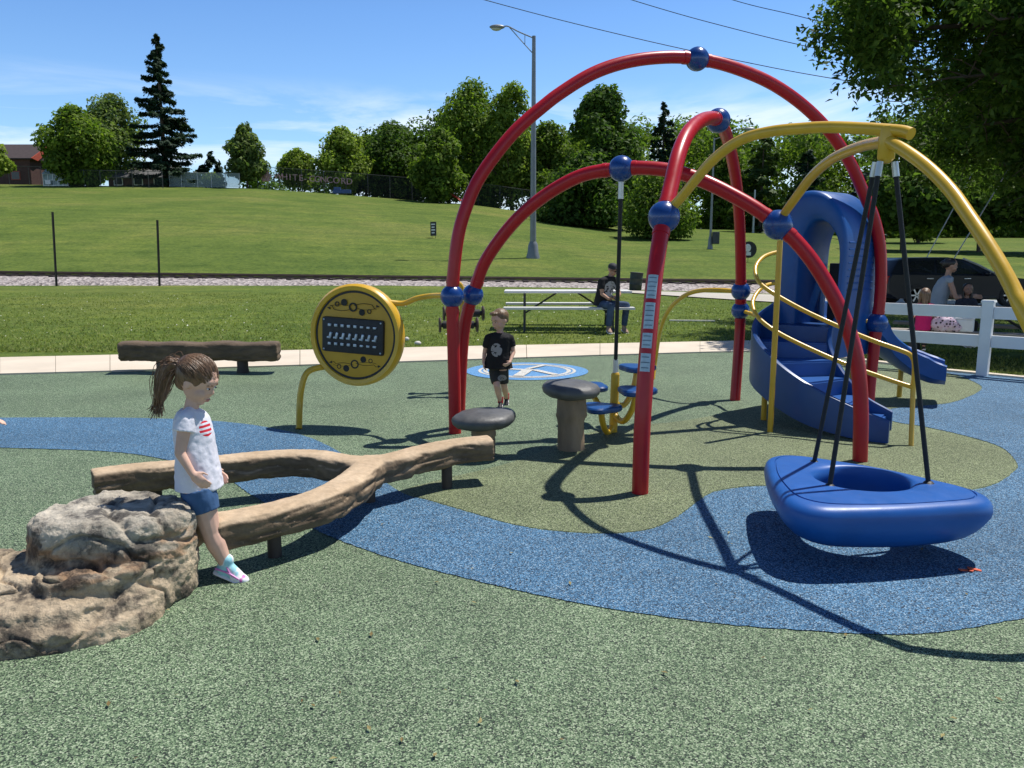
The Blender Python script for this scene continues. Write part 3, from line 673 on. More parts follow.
# little playground on the hill
SLR = pm('far_slide_red', (.50, .05, .04), .4); BLUF = pm('far_blue_panel', (.03, .07, .20), .5)
c = on(P(453, 195, 108).x, 108)
t = thing('small_playset', 'tiny red slide and tower beside the hilltop fence', 'playset', c)
q = MB()
for dx in (-.6, .4):
    for dy in (0, 1): q.cyl(c+Vector((dx-1, dy, -.2)), c+Vector((dx-1, dy, 2.6)), .08, n=8)
q.build('post', PST, t)
q = MB(); q.box(c+Vector((-1.1, .5, 1.15)), (1.2, 1.1, .12)); q.build('deck', BLUF, t, False)
q = MB(); q.prism([c+Vector((-1.9, .5, 2.5)), c+Vector((-1.1, .5, 3.2)), c+Vector((-.3, .5, 2.5))], (0, .9, 0)); q.build('roof', SLR, t, False)
q = MB(); pts = [c+Vector((-.5, -.1, 1.25)), c+Vector((.2, -.3, .9)), c+Vector((1.0, -.5, .35)), c+Vector((1.5, -.6, .25))]
for s_ in (-.25, .25): q.tube([p+Vector((0, s_, .12)) for p in pts], .06, 8)
q.tube(pts, .26, 8, flat=.25); q.build('slide', SLR, t)
c = on(P(342, 195, 109).x, 109); q = MB(); q.box(c+Vector((0, 0, .4)), (2.4, .5, .5), bev=.06); q.box(c+Vector((-.6, 0, .8)), (.9, .4, .35), bev=.05)
tag(q.build('playhouse_bench', BLUF, None, False), 'low blue bench under the last letters of the sign', 'bench')
# lamps, posts, signs on the grass hill
def lamp_post(label, base, H, arm, side, r, dbl=True):
    t = thing('street_lamp', label, 'street lamp', base); GR = pm('weathered_grey_pole', (.22, .23, .24), .5, .12, 2, metal=.4); b = Vector(base)
    q = MB(); q.tube([b, b+Vector((0, 0, H))], [r, r*.55], 14); q.build('pole', GR, t)
    q = MB(); q.lathe(b, [(r*2.1, -.1), (r*2.1, .1), (r*1.7, .35), (r*1.5, .75), (r*1.05, .95)], 14); q.build('base', GR, t)
    s_ = Vector((side, 0, 0)); e = b+s_*arm+Vector((0, 0, H+arm*.30))
    q = MB(); q.tube(spline([b+Vector((0, 0, H-.12)), b+s_*arm*.5+Vector((0, 0, H+arm*.13)), b+s_*arm*.85+Vector((0, 0, H+arm*.30)), e], 5), .035, 8)
    if dbl:
        q.tube([b+Vector((0, 0, H-1.0)), b+s_*arm*.42+Vector((0, 0, H-.25)), b+s_*arm*.83+Vector((0, 0, H+arm*.29))], .028, 6)
        q.cyl(b+s_*arm*.3+Vector((0, 0, H-.42)), b+s_*arm*.3+Vector((0, 0, H+.06)), .02, n=6)
    q.build('arm', GR, t)
    q = MB(); q.ell(e+s_*.38-Vector((0, 0, .03)), (.44, .19, .13)); hd = q.build('lamp_head', GR, t)
    q = MB(); q.ell(e+s_*.42-Vector((0, 0, .10)), (.30, .15, .14)); q.build('lens', pm('frosted_lamp_lens', (.45, .46, .40), .3), hd)
b = T(533, 258); H = P(541, 36, b.y).z-b.z
lamp_post('tall grey street lamp standing on the slope behind the railway', b, H, 1.7, -1, .19)
b = T(710, 249); lamp_post('thin grey street lamp at the edge of the lower field behind the red arches', b, P(712, 138, b.y).z-b.z, 2.2, 1, .10, False)
q = MB(); q.box(b+Vector((.35, -.2, P(712, 238, b.y).z-b.z)), (.5, .35, .9), bev=.04); tag(q.build('utility_box', pm('dark_grey_box', (.05, .055, .06), .6), None, False), 'dark utility box hung on the thin grey street lamp pole', 'utility box')
FP = pm('rusty_fence_stake', (.02, .02, .02), .8)
for (ub, ut, vt, lab) in ((56.5, 52.5, 212, 'taller thin dark metal stake standing before the railway'), (159.5, 157.3, 220, 'shorter thin dark metal stake standing before the railway')):
    b = P(ub, 286.5, 32.6); b.z = terr(b.x, b.y)-.1; tp = P(ut, vt, 32.6); q = MB()
    q.box((b+tp)/2, (.085, .025, (tp-b).length), frame(tp-b)); q.box((b+tp)/2+Vector((0, -.03, 0)), (.025, .07, (tp-b).length), frame(tp-b))
    tag(q.build('metal_stake', FP, None, False), lab, 'fence stake')
def small_sign(name, label, u, v, w_, h_, yaw, lift, oval=False):
    b = T(u, v); t = thing(name, label, 'sign', b); R = Matrix.Rotation(yaw, 3, 'Z'); c = b+Vector((0, 0, lift+h_/2))
    q = MB()
    if oval: q.lathe(c, [(.01, 0), (h_/2*.96, 0), (h_/2, .02), (h_/2, .05), (.01, .06)], 24, R@frame((0, -1, 0)))
    else: q.box(c, (w_, .04, h_), R)
    q.build('board', pm('black_sign_board', (.02, .02, .022), .6), t, False)
    W_ = pm('white_sign_print', (.75, .75, .75), .7); q = MB()
    if oval:
        q.ell(c+R@Vector((-.08, -.075, .1)), (h_*.2, .012, h_*.24), R); q.box(c+R@Vector((-.02, -.07, -h_*.25)), (h_*.3, .02, h_*.2), R)
    else:
        for k in range(4): q.box(c+R@Vector((0, -.024, h_*(.32-.2*k))), (w_*(.5 if k % 2 else .7), .012, h_*.09), R)
    q.build('print', W_, t, False)
    q = MB()
    for s_ in ((-.3, .3) if not oval else (0,)): q.cyl(b+R@Vector((s_*w_, .03, -.1)), c+R@Vector((s_*w_, .03, 0)), .015, n=6)
    q.build('stake', FP, t)
small_sign('lawn_sign', 'small narrow black lawn sign with white lines on the grass hill', 433.5, 238, .55, .95, -.7, .15)
small_sign('round_sign', 'small round black sign with a white shape beside the rear red post', 748, 262, .8, 1.0, .1, .25, True)
b = T(678, 230); q = MB(); gx = 1.4
for s_ in (-gx, gx): q.cyl(b+Vector((s_, 0, -.1)), b+Vector((s_, 0, 1.9)), .06, n=6)
q.cyl(b+Vector((-gx, 0, 1.9)), b+Vector((gx, 0, 1.9)), .06, n=6)
tag(q.build('soccer_goal', WHITE, None), 'tiny white goal frame on the lower field before the wood', 'goal')
b = T(753, 233); q = MB(); q.tube([b-Vector((0, 0, .2)), b+Vector((0, 0, 5.0))], [.16, .1], 8); q.box(b+Vector((0, 0, 3.4)), (.35, .3, .8)); tag(q.build('utility_post', STEEL, None), 'short pale post before the wood beside the rear red post', 'post')
b = T(635, 291); rr = 6.3*b.y/FPX; Hc = 18*b.y/FPX
t = thing('trash_barrel', 'dark green trash barrel beside the track behind the seated man', 'trash barrel', b)
TB = pm('dark_green_barrel', (.02, .03, .025), .6); Rt = Matrix.Rotation(.08, 3, 'Y')
q = MB(); q.lathe(b, [(rr*.9, 0), (rr*.95, .03), (rr, Hc*.33), (rr*1.04, Hc*.35), (rr, Hc*.38), (rr, Hc*.66), (rr*1.04, Hc*.68), (rr, Hc*.71), (rr, Hc*.97), (rr*.9, Hc)], 24, Rt); q.build('body', TB, t)
q = MB(); q.lathe(b+Rt@Vector((0, 0, Hc-.03)), [(rr*1.05, 0), (rr*1.06, .04), (rr*.8, .05)], 24, Rt); q.build('rim', BLACK, t)
# ------------------------------------------------------------------ the red arch frame with its yellow tripod
RT = .053
frame_t = thing('arch_climber', 'red arch climber of three crossing tubes with blue balls and yellow overhead legs', 'arch climber', G(640, 493))
def arch(pix, A, B, rad=RT):
    pts = [A]+[PP(u, v, A, B) for u, v in pix]+[B]; pts = relax(spline(pts, 8), 10); pts = [A-Vector((0, 0, .02))]+pts+[B-Vector((0, 0, .02))]
    q = MB(); q.tube(pts, rad, 20); q.build('red_arch', RED, frame_t); return pts
A0, A1 = G(455, 433), G(868, 410)
pixA = [(454.5, 387), (453, 328), (452, 296), (453.6, 273), (458, 235), (467, 205), (478.5, 179), (499, 150), (520, 126), (546, 104), (559, 94), (589, 75), (618, 64), (647, 58.5), (677, 57), (697, 59), (719, 63), (745, 71.5), (770, 82.5), (794, 98), (815, 116), (835, 138.5), (853, 168), (865, 197), (873, 215), (880, 244), (881, 277), (879.5, 303), (877, 322), (873, 356), (870, 385)]
tubeA = arch(pixA, A0, A1)
B0, B1 = G(459, 427), G(860, 461)
pixB = [(459.5, 400), (461, 367), (463, 338), (466, 318), (473, 294), (477, 283), (484, 263), (503, 235), (524, 212), (547, 194), (568, 181.5), (589, 173), (622, 168.5), (647, 168), (676, 171.5), (706, 182), (735, 196.5), (758, 210), (778, 225), (794, 239), (811, 259), (827, 284), (841, 311), (853, 343), (859, 373), (861, 413), (860.5, 440)]
tubeB = arch(pixB, B0, B1)
C0, C1 = G(640, 493), G(735, 400)
pixC = [(642, 430), (644.5, 390), (647.5, 350), (652, 300), (656.5, 262), (664, 216), (671, 186), (678.5, 154), (688, 132.5), (700, 121), (710, 118), (718, 120), (726.5, 135), (732.5, 160), (736.8, 187), (739, 213), (740.3, 240), (740.8, 278), (740.5, 311), (739.5, 335), (737.5, 365)]
tubeC = arch(pixC, C0, C1)
def uv(p):
    d = p-Vector((0, 0, CAM_H)); yc = d.y*CP-d.z*SP; zc = d.y*SP+d.z*CP
    return 512+FPX*d.x/yc, 384-FPX*zc/yc
def at_v(tube, v):                       # point of the front leg at a photo height
    vv = [uv(p)[1] for p in tube]
    for i in range(1, len(tube)-1):
        if vv[i] >= v >= vv[i+1]: return tube[i].lerp(tube[i+1], (vv[i]-v)/max(1e-6, vv[i]-vv[i+1]))
    return tube[1]
def nearest(tube, u, v):
    return min(tube, key=lambda p: (uv(p)[0]-u)**2+(uv(p)[1]-v)**2)
def ball(p, r=.1, parent=None):
    q = MB(); q.ell(p, (r, r, r), frame((.2, .1, 1)), 36, 22); q.lathe(Vector(p), [(r*.2, -.0035), (r*1.004, -.0035), (r*1.004, .0035), (r*.2, .0035)], 36, frame((1, .15, .1)))
    return q.build('ball', BLUE, parent or frame_t)
bA1, bA2, bA3 = nearest(tubeA, 452, 296), nearest(tubeA, 697, 59), nearest(tubeA, 877, 322)
bB1, bB2, bB3 = nearest(tubeB, 473, 294), nearest(tubeB, 622, 169), nearest(tubeB, 778, 225)
bC1, bC2, bC3, bC4 = nearest(tubeC, 664, 216), nearest(tubeC, 718, 120), nearest(tubeC, 741, 291), nearest(tubeC, 740, 311)
for p, r in ((bA1, .098), (bA2, .1), (bA3, .1), (bB1, .092), (bB2, .1), (bB3, .108), (bC1, .103), (bC2, .1), (bC3, .098), (bC4, .094)): ball(p, r)
for tb_, bs_ in ((tubeA, (bA1, bA2, bA3)), (tubeB, (bB1, bB2, bB3)), (tubeC, (bC1, bC2, bC3, bC4))):
    for p in bs_:                       # clamp collars where the tubes enter the balls
        i = tb_.index(p); d = (tb_[min(i+1, len(tb_)-1)]-tb_[i-1]).normalized()
        for s_ in (-1, 1):
            j = min(range(len(tb_)), key=lambda k: abs((tb_[k]-p).dot(d)-s_*.112)+(0 if (tb_[k]-p).length < .3 else 9)); c = tb_[j]; d2 = (tb_[min(j+1, len(tb_)-1)]-tb_[max(j-1, 0)]).normalized()
            q = MB(); q.cyl(c-d2*.016, c+d2*.016, RT+.004, n=22); q.build('collar', RED, frame_t)
HUBY = 4.2
def ypath(pix, n=7): return relax(spline([P(u, v, Y) for u, v, Y in pix], n), 6)
y1, y2 = bC1.y, bB3.y
def dl(a, b, t): return a+(b-a)*t
q = MB(); a1 = [(668, 211, y1), (681, 198, dl(y1, HUBY, .06)), (697, 178, dl(y1, HUBY, .16)), (716, 157, dl(y1, HUBY, .27)), (741, 139.5, dl(y1, HUBY, .42)), (770, 131.5, dl(y1, HUBY, .57)), (800, 128.5, dl(y1, HUBY, .70)), (830, 127, dl(y1, HUBY, .82)), (866, 128.5, dl(y1, HUBY, .94)), (887, 130, HUBY), (903, 131.5, HUBY-.06), (911, 134, HUBY-.10)]
q.tube(ypath(a1), .031, 16); q.build('yellow_leg', YEL, frame_t)
q = MB(); a2 = [(781, 219, y2), (786, 211, dl(y2, HUBY, .05)), (797, 196, dl(y2, HUBY, .16)), (811, 177, dl(y2, HUBY, .31)), (829, 161, dl(y2, HUBY, .48)), (846, 152, dl(y2, HUBY, .64)), (866, 145, dl(y2, HUBY, .82)), (885, 141.5, HUBY)]
q.tube(ypath(a2), .031, 16); q.build('yellow_leg', YEL, frame_t)
p3 = [P(887, 140, HUBY), P(899, 147, 4.1), P(917, 159, 3.98), P(934, 173, 3.86), P(952, 192, 3.72), P(966, 212, 3.61), P(983, 237, 3.48), P(1001, 266, 3.36), P(1015, 293, 3.27), P(1026, 318, 3.2), Vector((2.185, 3.03, .85)), Vector((2.235, 2.95, .4)), Vector((2.25, 2.92, -.02))]
q = MB(); q.tube(relax(spline(p3, 7), 6), .031, 16); q.build('yellow_leg', YEL, frame_t)
hub = P(887, 143, HUBY)
q = MB(); q.lathe(hub, [(.02, .085), (.036, .08), (.042, .06), (.042, -.075), (.03, -.09), (.02, -.10)], 20); q.build('hub', YEL, frame_t)
q = MB(); ya = [(735, 291, bC3.y), (716, 290, bC3.y+.1), (697, 291, bC3.y+.3), (682, 297, bC3.y+.5), (668, 311, bC3.y+.8), (660, 331, bC3.y+1.05)]
ya = [P(*a) for a in ya]+[G(654, 378)+Vector((.02, 0, .3)), G(653, 379)]
q.tube(relax(spline(ya, 7), 5), .024, 12); q.build('side_rail', YEL, frame_t)
q = MB(); q.tube([bC4, P(752, 314, bC4.y-.2), P(760, 317, bC4.y-.45)], .02, 10); q.build('tie_rail', YEL, frame_t); q = MB(); q.tube([bA3+Vector((-.02, 0, 0)), P(846, 317, bA3.y+.05)], .024, 10); q.build('tie_rail', YEL, frame_t)
# four safety stickers on the front post
SKL = pm('pale_blue_sticker', (.42, .52, .58), .35, .15, 40); INK = pm('dark_sticker_ink', (.14, .19, .25), .6); STW = pm('white_sticker', (.7, .72, .72), .4, .05)
for v0, v1 in ((277, 300.5), (304, 330), (334, 349), (354, 372)):
    pts = [at_v(tubeC, v) for v in np.linspace(v0, v1, 6)]
    q = MB(); n = 9; vs_ = []; Tn = (pts[-1]-pts[0]).normalized()
    def fr_(p):
        d = Vector((-p.x-.9, -p.y, 1.2-p.z)); d = (d-Tn*d.dot(Tn)).normalized(); return d, Tn.cross(d)
    for p in pts:
        d, s_ = fr_(p)
        for k in range(n):
            t = (k/(n-1)-.5)*1.2; vs_.append(p+(d*math.cos(t)+s_*math.sin(t))*(RT+.0025))
    q.add(vs_, [(i*n+k, i*n+k+1, (i+1)*n+k+1, (i+1)*n+k) for i in range(5) for k in range(n-1)]); st = q.build('sticker', SKL, frame_t)
    q = MB(); rows = 5 if v1-v0 > 20 else 3
    for k in range(rows):
        p = pts[0].lerp(pts[-1], (k+.7)/(rows+.4)); d, s_ = fr_(p)
        L_ = .5 if k % 2 else .42; dz = Tn*.0032; vs_ = []
        for j in range(6):
            t = (j/5-.5)*2*L_; o = (d*math.cos(t)+s_*math.sin(t))*(RT+.0045); vs_ += [p+o-dz, p+o+dz]
        q.add(vs_, [(2*j, 2*j+2, 2*j+3, 2*j+1) for j in range(5)])
    q.build('print', INK, st)
# ------------------------------------------------------------------ saucer swing
ztop = .328
sc_c = Vector((1.88, 4.24, 0))
corner = [Vector((1.60, 4.78, 0)), Vector((1.36, 3.74, 0)), Vector((2.52, 3.92, 0))]
def tri_r(t, grow=0.0, rc=.17):
    # support of a rounded triangle in direction t, as a polar radius
    d = Vector((math.cos(t), math.sin(t), 0)); best = 0
    return d
def rounded_triangle(rc, inset, n=96):
    cen = sum(corner, Vector())/3; pts = []
    cs = [c+(cen-c).normalized()*rc*1.55 for c in corner]
    for i, c in enumerate(cs):
        prv, nx = cs[i-1], cs[(i+1) % 3]
        d0 = (c-prv).normalized(); d1 = (nx-c).normalized()
        s0 = 1 if (corner[1]-corner[0]).cross(corner[2]-corner[0]).z > 0 else -1
        n0 = Vector((d0.y, -d0.x, 0))*s0; n1 = Vector((d1.y, -d1.x, 0))*s0
        a0, a1 = math.atan2(n0.y, n0.x), math.atan2(n1.y, n1.x); da = (a1-a0+PI) % (2*PI)-PI
        for k in range(11):
            a = a0+da*k/10; pts.append(c+Vector((math.cos(a), math.sin(a), 0))*(rc-inset))
    # resample evenly and bow the sides outward
    L_ = [0]
    for i in range(len(pts)): L_.append(L_[-1]+(pts[(i+1) % len(pts)]-pts[i]).length)
    out = []
    for k in range(n):
        s = L_[-1]*k/n; i = max(j for j in range(len(pts)) if L_[j] <= s); t = (s-L_[i])/max(1e-9, L_[i+1]-L_[i])
        out.append(pts[i].lerp(pts[(i+1) % len(pts)], t))
    for _ in range(8): out = [(out[k-1]+out[k]*2+out[(k+1) % n])/4 for k in range(n)]
    x0, x1 = min(p.x for p in out), max(p.x for p in out); y0, y1 = min(p.y for p in out), max(p.y for p in out)
    R_ = max((p-cen).length for p in out)*.86
    out = [p.lerp(cen+(p-cen).normalized()*R_, .12) for p in out]
    x0, x1 = min(p.x for p in out), max(p.x for p in out); y0, y1 = min(p.y for p in out), max(p.y for p in out)
    return [Vector((lerp(1.315, 2.375, (p.x-x0)/(x1-x0)), lerp(3.56, 4.63, (p.y-y0)/(y1-y0)), 0)) for p in out]
swing = thing('saucer_swing', 'blue moulded triangular saucer swing hanging from ropes with a round opening', 'swing', (sc_c.x, sc_c.y, 0))
base_out = rounded_triangle(.14, 0.0); cen = sum(corner, Vector())/3; hole_c = Vector((1.855, 4.11, 0)); n = len(base_out)
hole = []
for k in range(n):
    d = base_out[k]-hole_c; a = math.atan2(d.y, d.x); hole.append(hole_c+Vector((math.cos(a)*.245, math.sin(a)*.235, 0)))
def ringpts(t, z): return [Vector((*(hole[k].lerp(base_out[k], t)).xy, z)) for k in range(n)]
def tilt(p): return Vector((p.x, p.y, p.z+(p.x-sc_c.x)*-.012+(p.y-sc_c.y)*.0))
prof = [(.12, .085), (.03, .13), (-.035, .21), (-.045, .26), (-.02, .300), (.04, .314), (.10, .319), (.3, .32), (.73, .320), (.765, .3195), (.771, .312), (.79, .312), (.797, .3185), (.87, .314), (.925, .306), (.965, .292), (.99, .272), (1.0, .250), (.985, .222), (.92, .182), (.83, .142), (.73, .110), (.60, .084), (.45, .074), (.25, .076)]
vs_ = []
for t, z in prof: vs_ += [tilt(p) for p in ringpts(t, z+.017)]
N_ = len(prof); fs = [(i*n+k, i*n+(k+1) % n, ((i+1) % N_)*n+(k+1) % n, ((i+1) % N_)*n+k) for i in range(N_) for k in range(n)]
q = MB(); q.add(vs_, fs); q.build('saucer', SBLUE, swing, auto=60)
CHN = pm('dark_chain_steel', (.10, .10, .10), .4, metal=.6); CLAMP = pm('bright_rope_clamp', (.62, .62, .60), .35, .1, metal=.5)
for (u, v, us) in ((814, 463, 877), (829.5, 487, 881), (928.5, 484, 894)):
    g = G(u, v, ztop); top = P(us, 156, HUBY+(.03 if v < 470 else -.01)); d = (top-g).normalized()
    q = MB(); q.tube([g-d*.04, g.lerp(top, .5), top-d*.06], .0125, 10); rp_ = q.build('rope', ROPE, swing)
    q = MB(); q.cyl(top-d*.105, top-d*.03, .017, n=12); q.build('rope_clamp', CLAMP, rp_)
    q = MB(); q.lathe(g-Vector((0, 0, .003)), [(.03, 0), (.03, .006), (.018, .018), (.01, .02)], 14); q.build('rope_socket', BLACK, swing)
for (x, y) in ((1.64, 4.12), (2.2, 4.1)):
    q = MB()
    for k in range(3):
        c = Vector((x, y, .115-.034*k)); R = Matrix.Rotation(k*PI/2+.5, 3, 'Z'); rg = [c+R@Vector((.011*math.cos(t), 0, .021*math.sin(t))) for t in np.linspace(0, 2*PI, 13)]
        q.tube(rg, .004, 6, cap=False)
    q.build('chain', CHN, swing)
# ------------------------------------------------------------------ sound panel
pc = P(357, 335, 7.0); pn = Vector((-.30, -.95, .02)).normalized(); pr = .448
FR_ = frame(pn, (0, 0, 1)); ux, uz = Vector((-pn.y, pn.x, 0)).normalized()*1, Vector((0, 0, 1))
ux = uz.cross(pn).normalized()*1.0
if ux.x < 0: ux = -ux
panel = thing('sound_panel', 'round yellow play panel with a black chime box on a curved yellow post', 'play panel', G(299, 428))
YELP = pm('golden_panel_plastic', (.58, .325, .022), .5, .08, 6)
q = MB(); q.lathe(pc, [(.36, -.05), (pr-.02, -.055), (pr, -.03), (pr, .03), (pr-.02, .055), (pr-.055, .05), (pr-.062, .03), (pr-.062, -.04)], 64, FR_); q.build('rim', YEL, panel)
q = MB(); q.lathe(pc, [(.02, -.02), (pr-.072, -.02), (pr-.072, .03), (pr-.08, .034), (.02, .034)], 64, FR_); face = q.build('face', YELP, panel)
q = MB(); q.lathe(pc, [(pr-.078, .0), (pr-.06, .0), (pr-.06, .036), (pr-.078, .036)], 64, FR_, True); q.build('shadow_gap', BLACK, panel)
def pl(x, z, d=0): return pc+ux*x+uz*z+pn*d
Rp = Matrix((ux, uz, pn)).transposed()
tl = Matrix.Rotation(-.045, 3, 'Z'); Rb = Rp@tl
cb = pl(-.012, -.005, .045); q = MB(); q.box(cb, (.60, .31, .05), Rb, .025); box_ = q.build('chime_box', BLACK, panel)
CHM = pm('chime_bar_metal', (.42, .48, .56), .35, .15, 20, metal=.5)
for row, zz in enumerate((.085, .0, -.078)):
    for k in range(8):
        x = -.215+.0625*k; q = MB(); c = cb+Rb@Vector((x, zz, .03))
        if row == 1:
            q.box(c+Rb@Vector((.008, -.006, 0)), (.022, .058, .022), Rb@Matrix.Rotation(-.25, 3, 'Z'), .006); q.box(c+Rb@Vector((-.006, -.024, .004)), (.03, .016, .022), Rb, .004); q.build('hammer', CHM, box_)
        else: q.box(c, (.029, .024 if k < 5 else .018, .02), Rb, .004); q.build('chime_bar', CHM, box_)
q = MB()
for x in (-.275, .275):
    for z in (-.13, .13): q.ell(cb+Rb@Vector((x, z, .027)), (.009, .009, .006), Rb, 10, 6)
q.build('screw', CHM, box_)
def scroll(sg, zc):
    q = MB()
    for (x, z, r, fill) in ((-.155, .025*sg, .022, 0), (-.085, .04*sg, .030, 1), (.0, .0, .040, 0), (.085, -.045*sg, .028, 1), (.155, -.035*sg, .020, 0)):
        c = pl(x-.01, zc+z, .036)
        q.lathe(c, [(r*.01 if fill else r*.66, 0), (r, 0), (r, .004), (r*.01 if fill else r*.66, .004)], 24, FR_, True)
    for s_ in (1, -1):
        w_ = [pl(s_*.225*t-.01, zc+(.02*math.sin(t*3.2)*s_*-1*sg*-1+.012*s_*(-1 if t > .9 else 1))*1.0, .038) for t in np.linspace(.05, 1, 12)]
        w2 = [pl(s_*.21*t-.01, zc-.022*math.sin(t*2.6)*s_*sg, .038) for t in np.linspace(.2, 1, 10)]
        q.tube(w_, .0045, 6, flat=.5); q.tube(w2, .0035, 6, flat=.5)
        q.prism([pl(s_*.225-.01, zc+.012*s_*sg*1+.012, .036), pl(s_*.255-.01, zc+.006*s_*sg, .036), pl(s_*.225-.01, zc+.012*s_*sg-.012, .036)], pn*.004)
    q.build('scroll_ornament', pm('black_engraving', (.02, .018, .015), .7), panel)
scroll(1, .245); scroll(-1, -.255)
q = MB(); q.tube(relax(spline([pl(-.31, -.29, -.02), P(308, 371, 7.0), P(301.5, 388, 6.96), P(299.5, 408, 6.94), G(299, 429)], 7), 4), .028, 14); q.build('post', YEL, panel)
q = MB(); q.tube(relax(spline([pl(.31, .29, -.02), P(404, 303.5, 6.95), P(416, 298.5, 6.9), P(430, 296, 6.86), P(444, 295.5, bA1.y+.02)], 7), 4), .024, 14); q.build('arm', YEL, panel)
# ------------------------------------------------------------------ roller post behind the arches
rb = G(461, 391); t = thing('roller_post', 'yellow post with two black rollers ending in discs behind the left red posts', 'roller post', rb)
q = MB(); q.tube(relax(spline([rb-Vector((0, 0, .02)), rb+Vector((0, 0, .6)), P(463, 300, rb.y), P(461, 286, rb.y-.02), P(457, 283, rb.y-.05)], 6), 3), .028, 12); q.build('post', YEL, t)
for (u0, u1, v, dy) in ((442, 485, 313.5, .05), (438, 479, 325, -.22)):
    a, b = P(u0+2, v, rb.y+dy), P(u1-2, v-.3, rb.y+dy); q = MB(); q.cyl(a, b, .026, n=12); q.cyl(a.lerp(b, .08), a.lerp(b, .3), .042, n=12); q.cyl(a.lerp(b, .7), a.lerp(b, .92), .042, n=12); ro = q.build('roller', BLACK, t)
    for e in (a, b):
        q = MB(); q.lathe(e, [(.01, -.012), (.075, -.012), (.082, 0), (.075, .012), (.01, .012)], 24, frame((1, .15, 0))); q.build('disc', pm('brown_roller_disc', (.05, .028, .02), .5), ro)
# ------------------------------------------------------------------ step pods round a yellow pole
pb = G(613, 432); t = thing('pod_climber', 'four blue step pods on curved arms round a short yellow pole', 'pod climber', pb)
ptop = pb+Vector((.01, 0, .50))
q = MB(); q.tube([pb-Vector((0, 0, .02)), ptop], .036, 16); q.lathe(ptop, [(.036, 0), (.03, .015), (.01, .02)], 16); q.build('pole', YEL, t)
def pod(u, v, Y, yaw, arm, hw=.155):
    c = P(u, v, Y); q = MB(); R = Matrix.Rotation(yaw, 3, 'Z'); pts = []
    for k in range(36):
        a = 2*PI*k/36; r = hw*(1+.16*math.cos(3*a)); pts.append((a, r))
    rings = [(.55, -.026), (.93, -.024), (1.0, -.012), (1.0, .012), (.93, .024), (.55, .027)]
    vs_ = []
    for f, z in rings: vs_ += [c+R@Vector((r*f*math.cos(a), r*f*math.sin(a), z)) for a, r in pts]
    fs = [(i*36+k, i*36+(k+1) % 36, (i+1)*36+(k+1) % 36, (i+1)*36+k) for i in range(5) for k in range(36)]+[tuple(range(36))[::-1], tuple(range(180, 216))]
    q.add(vs_, fs); q.build('pod', DBLUE, t)
    z0 = arm; s = Vector((pb.x, pb.y, z0)); h = Vector((c.x, c.y, 0))-Vector((pb.x, pb.y, 0))
    q = MB(); q.tube(relax(spline([s, s+h*.45+Vector((0, 0, -.05)), s+h*.85+Vector((0, 0, (c.z-z0)*.3)), Vector((c.x, c.y, c.z-.02))], 7), 3), .026, 12); q.build('arm', YEL, t)
pod(637, 368, 6.98, .3, .26); pod(591, 387, 7.05, 1.2, .22); pod(636, 391, 6.50, 2.2, .16); pod(601, 408, 6.52, .1, .06)
rt = bB2; ro = P(615.5, 368, pb.y); t2 = thing('climbing_rope', 'straight black climbing rope between the upper blue ball and the yellow pod pole', 'rope', ptop)
q = MB(); q.tube([ptop+Vector((0, 0, .1)), rt-Vector((0, 0, .2))], .0165, 10); q.build('rope', ROPE, t2)
for a, b in ((ptop+Vector((0, 0, .01)), ptop+Vector((0, 0, .13))), (rt-Vector((0, 0, .23)), rt-Vector((0, 0, .1)))):
    q = MB(); q.cyl(a, b, .022, n=12); q.build('ferrule', CLAMP, t2)
# ------------------------------------------------------------------ mushroom steps
MCAP = pm('charcoal_mushroom_cap', (.085, .084, .082), .52, .35, 7, bmp=.35, bscale=34, spec=.5)
WOODM = pm('grey_brown_carved_wood', (.26, .18, .11), .8, .35, 6, bmp=.7, bscale=16, stretch=(1, 1, .35))
def mushroom(label, base, zc, R, tilt_, stem_r):
    t = thing('mushroom_step', label, 'stepping stool', base); b = Vector(base); Rm = Matrix.Rotation(tilt_[0], 3, 'X')@Matrix.Rotation(tilt_[1], 3, 'Y')
    q = MB(); q.lathe(b, [(stem_r*1.02, -.02), (stem_r*1.02, .03), (stem_r*.98, zc*.42), (stem_r*1.0, zc*.5), (stem_r*1.14, zc*.56), (stem_r*1.1, zc*.62), (stem_r*1.06, zc*.95), (stem_r*.9, zc)], 28)
    s = q.build('stem', WOODM, t)
    def wob(c, nn): return .012*noise.noise(c*22)+.006*noise.noise(c*60)
    displace(s.data, wob)
    q = MB(); c = b+Vector((0, 0, zc)); pr_ = [(.02, -.055), (.6*R, -.055), (.86*R, -.046), (.97*R, -.024), (R, .002), (.97*R, .022), (.88*R, .04), (.6*R, .054), (.3*R, .06), (.02, .061)]
    q.lathe(c, pr_, 48, Rm); cp = q.build('cap', MCAP, t, auto=70)
    displace(cp.data, lambda c_, nn: .014*noise.noise(c_*5)+.006*noise.noise(c_*14))
mushroom('taller mushroom step with black cap and full grey brown stem', G(571, 449), .475, .225, (.05, .06), .104)
mushroom('lower mushroom step with wide black cap behind the end of the log beam', G(483.5, 455), .285, .242, (.04, -.05), .085)
